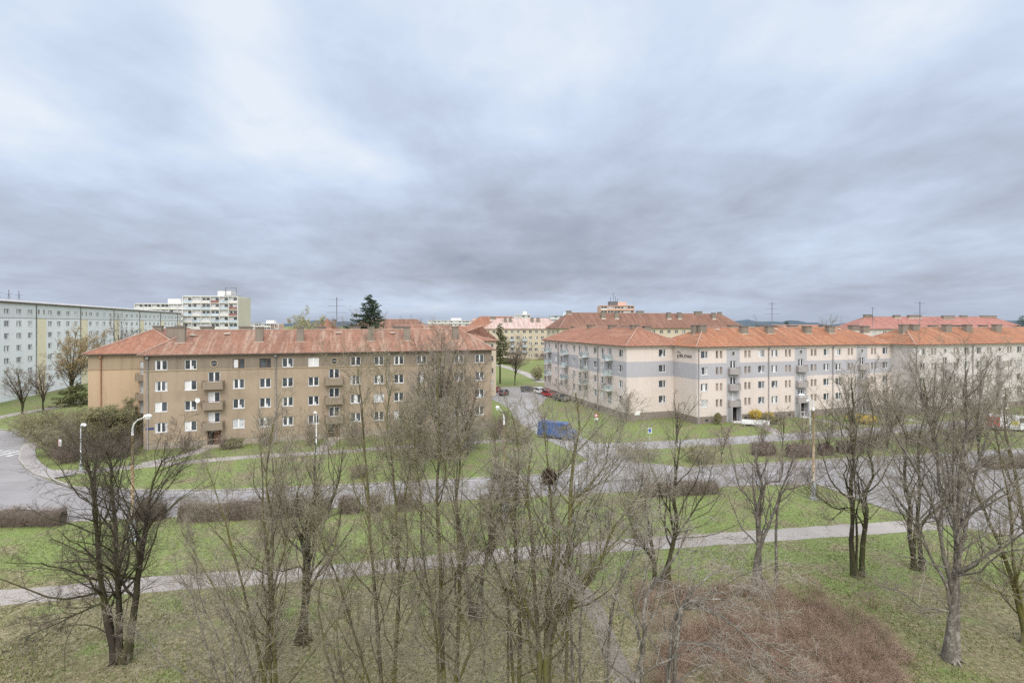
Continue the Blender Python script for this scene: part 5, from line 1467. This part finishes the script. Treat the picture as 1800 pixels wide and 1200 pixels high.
sh('spreading bush right of the second entrance', 620, 782, 3.4, 2.6, 30, 'twig_brown', 1.0)
sh('low rounded bush alone on the lawn by the road', 632, 838, 1.3, 1.3, 34, 'twig_brown', 1.2)
sh('broad brown bush under the tallest pinkish tree', 755, 800, 4.2, 4.0, 60, 'twig_brown', 1.1)
sh('greyish bush behind the tallest pinkish tree', 820, 790, 4.6, 4.2, 60, 'twig_grey', 1.1)
sh('brown bush left of the blue van', 880, 768, 3.6, 3.8, 50, 'twig_purple', 1.1)
sh('olive bush on the street corner before the blue van', 915, 778, 2.4, 3.0, 40, 'twig_olive', 1.0, BL)
sh('tan bush where the side street meets the wide road', 1125, 808, 2.2, 3.0, 40, 'twig_tan', 1.0)
sh('olive tan bush behind the dense tree with blackened trunks', 1230, 812, 2.2, 2.6, 34, 'twig_olive', 1.0, BL)
sh('bushy mass at the service road bend before the third entrance', 1535, 785, 3.0, 3.4, 46, 'twig_brown', 1.0)
sh('bushy mass before the pale grey block, beside the dense bare tree', 1610, 782, 3.0, 3.6, 46, 'twig_brown', 1.0)
sh('purplish bush beyond the service road, near the first far balcony', 1690, 776, 2.8, 3.4, 46, 'twig_purple', 1.0)
sh('low bush at the cream block plinth beside the yellow one', 1318, 747, 1.1, 1.0, 24, 'twig_purple', 1.0)
sh('low bush at the cream block plinth behind the white panel', 1352, 744, 1.3, 1.6, 28, 'twig_green', 1.0, GL)
FY = dict(per=3, size=.06, spread=.05, mat='forsythia')
sh('bright yellow flowering bush behind the white panel', 1328, 740, 2.0, .95, 22, 'twig_tan', .9, FY, name='forsythia', group='yellow flowering bushes')
sh('fainter yellow flowering bush next to the bright round one', 1350, 737, 1.5, .8, 16, 'twig_tan', .7, dict(per=1, size=.05, spread=.05, mat='forsythia'), name='forsythia', group='yellow flowering bushes')
sh('long low yellow flowering bush at the third entrance of the cream block', 1518, 742, 1.2, 2.6, 40, 'twig_tan', .9, FY, name='forsythia', group='yellow flowering bushes')

# ---- clipped topiary by the door
def blob_leaves(label, name, loc, rx, rz, zc, mat, n, core, cat='shrub', size=.06):
    t = empty(name, loc); tag(t, label, cat)
    a = unit(rng.normal(size=(n, 3))); rr = (.86+.2*rng.random((n, 1)))
    p = a*rr*np.array([rx, rx, rz])+np.array([0, 0, zc]); v, f = leafcards(p[:, None, :], 1, size, .02)
    c = MB(); c.tube([(0,0,zc-rz*.85),(0,0,zc-rz*.5),(0,0,zc),(0,0,zc+rz*.5),(0,0,zc+rz*.85)], [rx*.3,rx*.74,rx*.86,rx*.74,rx*.3], 12)
    link('crown', np_mesh('crown', v, f, [M[mat]]), t); c.build('inner_twigs', M[core], t)
    c = MB(); c.tube([(0,0,-.02),(0,0,zc-rz*.7)], .05, 6); c.build('trunk', M['bark_dark'], t)
X, D_ = gp(1262, 746)
blob_leaves('clipped egg shaped evergreen beside the path to the first door', 'topiary', (X, D_, 0), .58, .85, 1.15, 'leaf_green', 4200, 'needle2')

# ---- clipped hedges: leafless twigs packed in a box, uneven top
def hedge(label, p, q, w, h, n, twig='twig_brown', name='hedge', seed=0):
    p, q = np.array(p), np.array(q); L = np.linalg.norm(q-p); ang = math.atan2(q[1]-p[1], q[0]-p[0])
    t = empty(name, ((p[0]+q[0])/2, (p[1]+q[1])/2, 0), ang); tag(t, label, 'hedge', 'clipped leafless hedges')
    x = rng.uniform(-L/2, L/2, n); y = np.clip(rng.normal(size=n)*w*.34, -w/2, w/2); top = h*(1+.10*np.sin(x*1.3+seed)+.08*np.sin(x*3.1+2)+.11*rng.normal(size=n))
    z = top*(1-(rng.random(n)**1.6)); 
    c = np.stack([x, y, np.maximum(z, .02)], 1)
    d = unit(rng.normal(size=(n, 3))*np.array([.6, .6, .45])+np.array([0, 0, .55])+c*np.array([0, .5, 0])); l = .18+.34*rng.random((n, 1))
    P = np.stack([c-d*l*.5, c+rng.normal(size=(n, 3))*.02, c+d*l*.5], 1)
    v, f = tubes(P, np.full((n, 3), .008)*np.array([1, .8, .5]), 3); link('twigs', np_mesh('twigs', v, f, [M[twig]]), t)
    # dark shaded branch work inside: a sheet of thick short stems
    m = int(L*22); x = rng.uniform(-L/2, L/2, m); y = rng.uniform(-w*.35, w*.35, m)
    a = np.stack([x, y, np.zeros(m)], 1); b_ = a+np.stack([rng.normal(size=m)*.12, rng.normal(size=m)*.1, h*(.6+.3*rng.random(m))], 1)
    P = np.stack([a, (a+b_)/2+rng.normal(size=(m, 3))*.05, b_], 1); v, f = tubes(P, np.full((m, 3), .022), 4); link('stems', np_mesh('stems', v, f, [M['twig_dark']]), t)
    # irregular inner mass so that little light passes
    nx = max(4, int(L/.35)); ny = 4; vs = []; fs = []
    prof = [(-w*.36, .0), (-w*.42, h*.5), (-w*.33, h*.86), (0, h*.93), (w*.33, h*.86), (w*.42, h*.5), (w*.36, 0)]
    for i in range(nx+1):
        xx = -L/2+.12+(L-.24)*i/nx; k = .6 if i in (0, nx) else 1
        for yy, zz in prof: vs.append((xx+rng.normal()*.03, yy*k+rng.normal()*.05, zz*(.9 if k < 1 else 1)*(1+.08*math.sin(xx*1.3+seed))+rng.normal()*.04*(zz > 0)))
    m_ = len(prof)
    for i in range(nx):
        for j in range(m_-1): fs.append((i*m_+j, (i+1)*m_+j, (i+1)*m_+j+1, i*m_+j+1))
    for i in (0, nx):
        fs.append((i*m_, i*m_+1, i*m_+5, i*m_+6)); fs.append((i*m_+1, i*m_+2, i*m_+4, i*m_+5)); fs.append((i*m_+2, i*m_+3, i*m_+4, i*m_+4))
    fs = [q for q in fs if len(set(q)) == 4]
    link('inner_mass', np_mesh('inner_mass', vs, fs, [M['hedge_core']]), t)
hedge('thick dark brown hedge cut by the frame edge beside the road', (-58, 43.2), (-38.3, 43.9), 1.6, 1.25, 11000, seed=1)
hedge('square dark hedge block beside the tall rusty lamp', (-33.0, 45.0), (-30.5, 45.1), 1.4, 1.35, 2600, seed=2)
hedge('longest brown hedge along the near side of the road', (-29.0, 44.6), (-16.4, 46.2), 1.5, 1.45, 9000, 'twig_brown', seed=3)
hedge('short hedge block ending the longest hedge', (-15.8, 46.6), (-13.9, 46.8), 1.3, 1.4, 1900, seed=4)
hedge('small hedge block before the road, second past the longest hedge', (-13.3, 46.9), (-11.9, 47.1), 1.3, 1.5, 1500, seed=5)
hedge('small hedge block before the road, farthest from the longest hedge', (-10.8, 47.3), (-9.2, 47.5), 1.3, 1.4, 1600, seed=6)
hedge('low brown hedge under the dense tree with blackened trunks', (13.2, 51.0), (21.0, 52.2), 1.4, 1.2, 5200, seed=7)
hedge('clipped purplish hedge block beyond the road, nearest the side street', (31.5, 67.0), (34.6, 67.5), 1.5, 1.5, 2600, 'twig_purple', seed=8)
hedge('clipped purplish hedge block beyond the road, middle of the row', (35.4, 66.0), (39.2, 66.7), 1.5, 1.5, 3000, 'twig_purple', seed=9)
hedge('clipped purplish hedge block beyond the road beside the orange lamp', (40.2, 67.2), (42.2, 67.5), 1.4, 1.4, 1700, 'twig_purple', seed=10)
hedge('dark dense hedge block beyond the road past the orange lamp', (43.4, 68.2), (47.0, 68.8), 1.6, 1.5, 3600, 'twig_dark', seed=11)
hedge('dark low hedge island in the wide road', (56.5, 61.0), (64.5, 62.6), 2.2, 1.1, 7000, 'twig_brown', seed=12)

# ---- conifers
def conifer(label, X, D_, h, w, mat='needle', rows=26, z0=.12, name='conifer', dens=10):
    t = empty(name, (X, D_, 0)); tag(t, label, 'tree')
    b = MB(); b.tube([(0,0,-.05),(0,0,h*.5),(0,0,h*.99)], [h*.016,h*.01,.02], 8); b.build('trunk', M['bark_dark'], t)
    P = []; cards = []
    for i in range(rows):
        f_ = i/(rows-1); z = h*(z0+(1-z0)*f_**.92); L = w*(1-f_)**.7*(.8+.4*rng.random())+.25
        for k in range(int(8-3*f_)):
            a = rng.uniform(0, 2*np.pi); l = L*rng.uniform(.55, 1.12); d = np.array([math.cos(a), math.sin(a), 0])
            pts = np.array([[0,0,z], d*l*.4+[0,0,z-.02*l], d*l*.75+[0,0,z-.06*l], d*l+[0,0,z+.02*l]]); P.append(pts)
            m = int(dens*l+6); tt = rng.random(m)**.8; c = np.stack([np.interp(tt, [0,.4,.75,1], pts[:, q]) for q in range(3)], 1)
            c += rng.normal(size=(m, 3))*np.array([.16, .16, .09]); cards.append((c, np.repeat(d[None], m, 0)))
    P = np.stack(P); v1, f1 = tubes(P, np.full((len(P), 4), .03), 3)
    c = np.concatenate([q[0] for q in cards]); d = np.concatenate([q[1] for q in cards]); n = len(c)
    d = unit(d+rng.normal(size=(n, 3))*.5+np.array([0, 0, -.15])); s = unit(np.cross(d, rng.normal(size=(n, 3))))
    l = .32+.3*rng.random((n, 1)); v2 = np.stack([c-s*.05, c+d*l*.5-s*.09, c+d*l, c+d*l*.5+s*.09], 1).reshape(-1, 3)
    v, f = joinvf([(v1, f1), (v2, np.arange(n*4).reshape(n, 4))]); link('crown', np_mesh('crown', v, f, [M[mat]]), t)
X, D_ = at(650, 104)
conifer('tall dark conifer rising above the brown block roof', X, D_, 22.8, 8.2, rows=40, dens=26)
X, D_ = at(879, 148)
conifer('dark pine at the end of the brown block, top above the beige block', X, D_, 17.2, 3.8, 'needle2', 22, .35, dens=16)
X, D_ = at(135, 108)
conifer('dark low evergreen under the tan tree by the panel block', X, D_, 4.6, 4.2, 'needle2', 12, .1, dens=12)
X, D_ = at(1797, 190)
conifer('dark conifer tip beyond the low white building', X, D_, 20.0, 5.0, 'needle', 22, .2, dens=14)
X, D_ = at(1383, 170)
conifer('small dark conifer tip behind the cream block roof', X, D_, 18.0, 2.5, 'needle', 18, .4, dens=12)

# ---- belt of distant treetops between the far blocks
def distant_wood():
    P = []; 
    for i in range(130):
        d = rng.uniform(230, 620); px = rng.uniform(200, 1800); X = (px-900)/F*d
        h = rng.uniform(9, 15.5); s = h*.3
        n = 90; a = unit(rng.normal(size=(n, 3)))*np.array([s, s, h*.33])*rng.random((n, 1))**.33+np.array([X, d, h*.62])
        P.append(np.stack([a, a+rng.normal(size=(n, 3))*.5+np.array([0, 0, .4]), a+rng.normal(size=(n, 3))*.9+np.array([0, 0, 1.0])], 1))
    P = np.concatenate(P); v, f = tubes(P, np.full(P.shape[:2], .11), 3)
    o = link('distant_trees', np_mesh('distant_trees', v, f, [M['twig_brown']])); tag(o, 'brownish belt of distant bare trees between the far blocks', 'trees', kind='stuff')
distant_wood()
# back hedge and dark shrubs under the beige block
for i, (px, py, h, sp) in enumerate(((905, 640, 4, 6), (955, 632, 4.5, 7), (925, 628, 4, 7))):
    X, D_ = gp(px, py); shrub(('purple brown shrub mass left of the street end', 'purple brown shrub mass at the end of the cream wing', 'reddish shrub mass before the beige block')[i], X, D_, h, sp, 40, 'twig_purple', 1.0)
X, D_ = gp(945, 668); shrub('pale green leafing bush near the cream wing far corner', X, D_, 4.5, 2.2, 24, 'twig_green', 1.0, dict(per=2, size=.09, spread=.1, mat='bud'))

# ---- red brown thicket on the near slope, dry stems
def thicket():
    area = [(1150,1060,40),(1250,1045,55),(1320,1070,65),(1400,1060,55),(1450,1100,65),(1520,1130,60),(1550,1180,50),(1430,1180,80),(1300,1160,80),(1220,1130,70),(1180,1190,50),(1350,1130,75),(1490,1195,60)]
    w = np.array([a[2] for a in area], float); nc = 380; pick = rng.choice(len(area), nc, p=w/w.sum()); P0, P1, P2 = [], [], []
    for i in pick:
        px = area[i][0]+rng.normal()*area[i][2]*.55; py = max(1046, area[i][1]+rng.normal()*area[i][2]*.42); cx_, cy_ = gp(px, py)
        H_ = rng.uniform(.45, 1.35); r_ = rng.uniform(.35, .9); m = int(46*r_*rng.uniform(.6, 1.4)); lean = rng.normal(size=2)*.35
        a_ = rng.uniform(0, 2*np.pi, m); q = rng.random(m)**.7; dx_ = np.cos(a_)*q*r_; dy_ = np.sin(a_)*q*r_; hh = H_*(1-.45*q**2)*rng.uniform(.7, 1.1, m)
        b0 = np.stack([cx_+dx_*.35, cy_+dy_*.35, np.full(m, -.02)], 1)
        P0.append(b0); P1.append(b0+np.stack([dx_*.45+lean[0]*hh*.3, dy_*.45+lean[1]*hh*.3, hh*.62], 1)+rng.normal(size=(m, 3))*.05)
        P2.append(b0+np.stack([dx_*1.3+lean[0]*hh, dy_*1.3+lean[1]*hh, hh*.95], 1)+rng.normal(size=(m, 3))*.08)
    P = np.stack([np.concatenate(P0), np.concatenate(P1), np.concatenate(P2)], 1); n = len(P)
    c1, r1 = spawn(P, np.full((n, 3), .005), c=5, K=3, t0=.3, t1=1, ang=(25, 70), lenf=.5, rfac=.8, trop=.0, jit=.25, r0cap=(.003, .005), taper=.6, lmin=.12)
    v, f = joinvf([tubes(P, np.full((n, 3), .006)*np.array([1, .8, .5]), 3), tubes(c1, r1, 3)])
    o = link('undergrowth', np_mesh('undergrowth', v, f, [M['twig_red']])); tag(o, 'dense red brown dry undergrowth on the near slope', 'undergrowth', kind='stuff')
thicket()
# ---- grass tufts and last year's leaves
def ground_cover():
    n = 90000; Y = 22+(rng.random(n)**1.3)*34; X = rng.uniform(-1.05, 1.05, n)*Y
    k = (np.sin(X*.7+1.3*np.sin(Y*.5))*np.sin(Y*.8)+rng.normal(size=n)*.5) > -.1; X, Y = X[k], Y[k]; n = len(X)
    # keep off the path and the road
    yp = np.interp(X, [-48, -31.7, -15.4, 4.4, 28, 36], [29.6, 32.1, 35, 39, 42.6, 43.8]); yr = np.interp(X, [-50, -28, -3.9, 32.6, 60], [43.2, 45.8, 50, 54.8, 60])
    ok = (np.abs(Y-yp) > 1.25) & (Y < yr-.3) & ~((X > 34) & (Y > 37)); X, Y = X[ok], Y[ok]; n = len(X)
    a = rng.uniform(0, 2*np.pi, n); w = .018+.02*rng.random(n); h = .06+.14*rng.random(n)
    ca, sa = np.cos(a)*w, np.sin(a)*w; lx, ly = rng.normal(size=n)*.05, rng.normal(size=n)*.05
    v = np.stack([np.stack([X-ca, Y-sa, np.zeros(n)], 1), np.stack([X+ca, Y+sa, np.zeros(n)], 1), np.stack([X+lx, Y+ly, h], 1)], 1).reshape(-1, 3)
    t = NT('grass_blades'); q = t.noise(t.pos(), .5, 5, .7); f2 = t.noise(t.pos(), 30, 2)
    c = t.ramp(f2, [(.3, (.10, .125, .04)), (.6, (.20, .22, .08)), (.75, (.33, .31, .16))]); t.out(c, .9, spec=.1)
    o = link('grass', np_mesh('grass', v, np.arange(n*3).reshape(n, 3), [t.mat])); tag(o, 'short green grass tufts on the near lawn', 'grass', kind='stuff')
    n = 42000; Y = 22+(rng.random(n)**1.6)*20; X = rng.uniform(-1.05, 1.05, n)*Y
    P = np.stack([X, Y, np.full(n, .035)], 1)[:, None, :]
    v, f = leafcards(P, 1, .052, .0); v[:, 2] = .035+(v[:, 2]-.035)*.45
    t = NT('dead_leaves'); c = t.ramp(t.noise(t.pos(), 25, 2), [(.3, (.14, .10, .06)), (.6, (.34, .28, .18)), (.75, (.50, .44, .32))]); t.out(c, .9, spec=.1)
    o = link('fallen_leaves', np_mesh('fallen_leaves', v, f, [t.mat])); tag(o, 'scattered pale dead leaves on the near slope', 'leaves', kind='stuff')
ground_cover()
# ================================================================== sky: overcast cloud deck over a daylight sky
SUN_EL, SUN_AZ = R(44), R(176)      # high behind the viewpoint, towards its left
w = bpy.data.worlds.new('World'); SC.world = w; w.use_nodes = True
nt = w.node_tree; nt.nodes.clear()
def N(typ, **kw):
    x = nt.nodes.new(typ)
    for k, v in kw.items(): setattr(x, k, v)
    return x
Lk = nt.links.new
def Mth(op, a, b=0.0, cl=False):
    x = N('ShaderNodeMath', operation=op); x.use_clamp = cl
    for i, v in ((0, a), (1, b)):
        if isinstance(v, (int, float)): x.inputs[i].default_value = v
        else: Lk(v, x.inputs[i])
    return x.outputs[0]
def Ramp(fac, stops):
    x = N('ShaderNodeValToRGB'); e = x.color_ramp.elements
    while len(e) > 1: e.remove(e[-1])
    e[0].position = stops[0][0]; e[0].color = (*stops[0][1], 1)
    for p, c in stops[1:]: q = e.new(p); q.color = (*c, 1)
    Lk(fac, x.inputs['Fac']); return x.outputs['Color']
def Mx(f, a, b, mode='MIX'):
    x = N('ShaderNodeMix', data_type='RGBA', blend_type=mode)
    for inp, v in ((0, f), (6, a), (7, b)):
        if isinstance(v, (int, float)): x.inputs[inp].default_value = v
        elif isinstance(v, tuple): x.inputs[inp].default_value = (*v, 1)
        else: Lk(v, x.inputs[inp])
    return x.outputs[2]
def SR(f, a, b, lo=0.0, hi=1.0):
    x = N('ShaderNodeMapRange', interpolation_type='SMOOTHSTEP')
    x.inputs['From Min'].default_value = a; x.inputs['From Max'].default_value = b; x.inputs['To Min'].default_value = lo; x.inputs['To Max'].default_value = hi
    Lk(f, x.inputs['Value']); return x.outputs['Result']
tc = N('ShaderNodeTexCoord'); D = tc.outputs['Generated']
sp = N('ShaderNodeSeparateXYZ'); Lk(D, sp.inputs[0]); dx, dy, dz = sp.outputs
zc = Mth('MAXIMUM', dz, 0.0)
# cloud deck: directions projected on a flat layer, so clouds shrink towards the horizon
den = Mth('ADD', zc, .19)
cx = Mth('DIVIDE', dx, den); cy = Mth('DIVIDE', dy, den)
cv = N('ShaderNodeCombineXYZ'); Lk(cx, cv.inputs[0]); Lk(cy, cv.inputs[1])
def noise(vec, s, det, rough, off=(0, 0, 0), sc=(1, 1, 1), dist=0.0):
    mp = N('ShaderNodeMapping'); mp.inputs['Location'].default_value = off; mp.inputs['Scale'].default_value = sc; Lk(vec, mp.inputs['Vector'])
    x = N('ShaderNodeTexNoise'); x.inputs['Scale'].default_value = s; x.inputs['Detail'].default_value = det; x.inputs['Roughness'].default_value = rough; x.inputs['Distortion'].default_value = dist
    Lk(mp.outputs['Vector'], x.inputs['Vector']); return x.outputs['Fac']
n1 = noise(cv.outputs[0], .75, 6, .52, (3.1, 1.7, 0), (1, .9, 1), .25)
n2 = noise(cv.outputs[0], 2.0, 8, .58, (7.3, 2.2, 0), (1, .8, 1), .2)
n3 = noise(cv.outputs[0], 1.1, 3, .5, (1.3, 9.2, 0), (.45, 1.6, 1), .1)
# thin places and thick banks of the deck, set by direction
def lobe(px, py, wx, wy, rot=0.0):
    v = Vector(((px-900)/F, 1.0, (570-py)/F)).normalized(); r = Vector((0, 0, 1)).cross(v).normalized()*-1; u = v.cross(r).normalized()
    if u.z < 0: u = -u
    rr = (r*math.cos(rot)+u*math.sin(rot)); uu = (u*math.cos(rot)-r*math.sin(rot))
    a = N('ShaderNodeVectorMath', operation='DOT_PRODUCT'); a.inputs[1].default_value = rr; Lk(D, a.inputs[0])
    c = N('ShaderNodeVectorMath', operation='DOT_PRODUCT'); c.inputs[1].default_value = uu; Lk(D, c.inputs[0])
    f = N('ShaderNodeVectorMath', operation='DOT_PRODUCT'); f.inputs[1].default_value = v; Lk(D, f.inputs[0])
    q = Mth('ADD', Mth('POWER', Mth('DIVIDE', a.outputs['Value'], wx), 2.0), Mth('POWER', Mth('DIVIDE', c.outputs['Value'], wy), 2.0))
    return Mth('MULTIPLY', Mth('POWER', 2.718, Mth('MULTIPLY', q, -1.0)), Mth('GREATER_THAN', f.outputs['Value'], 0.0))
def total(terms):
    s = None
    for amp, a in terms:
        t = Mth('MULTIPLY', a, amp); s = t if s is None else Mth('ADD', s, t)
    return s
shape = total([(.25, lobe(440, 130, .09, .19, .35)), (.22, lobe(600, 262, .14, .045, -.45)), (.14, lobe(900, 60, .36, .18, -.3)), (.13, lobe(60, 90, .20, .16)), (.14, lobe(1480, 40, .3, .12)),
               (-.17, lobe(270, 150, .12, .08, .3)), (-.16, lobe(1250, 200, .22, .10, .3)), (-.16, lobe(1700, 130, .12, .10)), (-.08, lobe(620, 400, .5, .07)), (-.10, lobe(850, 472, .42, .04)),
               (-.10, lobe(1300, 350, .45, .06)), (.34, lobe(800, 540, .36, .018)), (-.12, lobe(800, 300, .14, .05, -.5)), (.10, lobe(100, 260, .3, .07)), (.09, lobe(1600, 420, .3, .05))])
elev = SR(dz, 0.0, .55)
val = Mth('ADD', Mth('ADD', .545, Mth('MULTIPLY', elev, .27)), shape)
val = Mth('ADD', val, Mth('MULTIPLY', Mth('SUBTRACT', n1, .5), .54))
val = Mth('ADD', val, Mth('MULTIPLY', Mth('SUBTRACT', n2, .5), .56))
val = Mth('ADD', val, Mth('MULTIPLY', Mth('SUBTRACT', n3, .5), .22))
n4 = noise(cv.outputs[0], 5.5, 7, .6, (2.2, 5.1, 0), (1, .75, 1), .5)
val = Mth('ADD', val, Mth('MULTIPLY', Mth('SUBTRACT', n4, .5), .2))
cloud = Ramp(val, [(0.0, (.24, .30, .40)), (.22, (.325, .375, .475)), (.42, (.435, .48, .585)), (.62, (.555, .63, .785)), (.8, (.68, .79, .97)), (1.0, (.86, .93, 1.02))])
# a pale band just above the horizon
cloud = Mx(Mth('MULTIPLY', SR(dz, .055, .0), .7), cloud, (.47, .54, .66))
# added sky brightness overhead and behind the viewpoint, unseen, to light the scene
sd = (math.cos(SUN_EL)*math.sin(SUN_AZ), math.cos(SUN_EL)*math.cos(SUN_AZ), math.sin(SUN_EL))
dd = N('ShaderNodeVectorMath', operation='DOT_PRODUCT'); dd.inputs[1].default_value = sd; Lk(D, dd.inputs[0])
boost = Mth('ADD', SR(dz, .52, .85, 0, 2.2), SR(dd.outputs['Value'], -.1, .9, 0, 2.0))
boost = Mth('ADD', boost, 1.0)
below = SR(dz, -.02, 0.0)
cl = Mx(below, (.16, .16, .13), cloud)
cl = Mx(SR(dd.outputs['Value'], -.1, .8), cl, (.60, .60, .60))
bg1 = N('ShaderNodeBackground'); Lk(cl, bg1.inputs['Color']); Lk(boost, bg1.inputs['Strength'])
sky = N('ShaderNodeTexSky', sky_type='NISHITA'); sky.sun_disc = False; sky.sun_elevation = SUN_EL; sky.sun_rotation = SUN_AZ; sky.air_density = 1.2; sky.dust_density = 3.0
bg2 = N('ShaderNodeBackground'); bg2.inputs['Strength'].default_value = .06; Lk(sky.outputs['Color'], bg2.inputs['Color'])
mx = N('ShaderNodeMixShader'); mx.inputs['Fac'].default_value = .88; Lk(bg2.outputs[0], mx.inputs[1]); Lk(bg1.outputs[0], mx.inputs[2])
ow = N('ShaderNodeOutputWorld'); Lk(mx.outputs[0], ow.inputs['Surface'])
sl = bpy.data.lights.new('sun', 'SUN'); sl.energy = 1.4; sl.angle = R(22); sl.color = (1.0, .96, .91)
so = bpy.data.objects.new('sun', sl); COL.objects.link(so)
so.rotation_euler = (-Vector(sd)).to_track_quat('-Z', 'Y').to_euler()
# ================================================================== camera
cam = bpy.data.cameras.new('camera'); co = bpy.data.objects.new('camera', cam); COL.objects.link(co)
cam.sensor_width = 36; cam.lens = 18.0; cam.clip_end = 20000; cam.clip_start = .1
co.location = (0, 0, EYE); co.rotation_euler = (R(90), 0, 0); cam.shift_y = -30.0/1800
SC.camera = co
SC.view_settings.view_transform = 'Standard'; SC.view_settings.look = 'None'; SC.view_settings.exposure = .04; SC.view_settings.gamma = 1
SC.cycles.use_denoising = False
SC.cycles.max_bounces = 5; SC.cycles.diffuse_bounces = 3; SC.cycles.glossy_bounces = 2
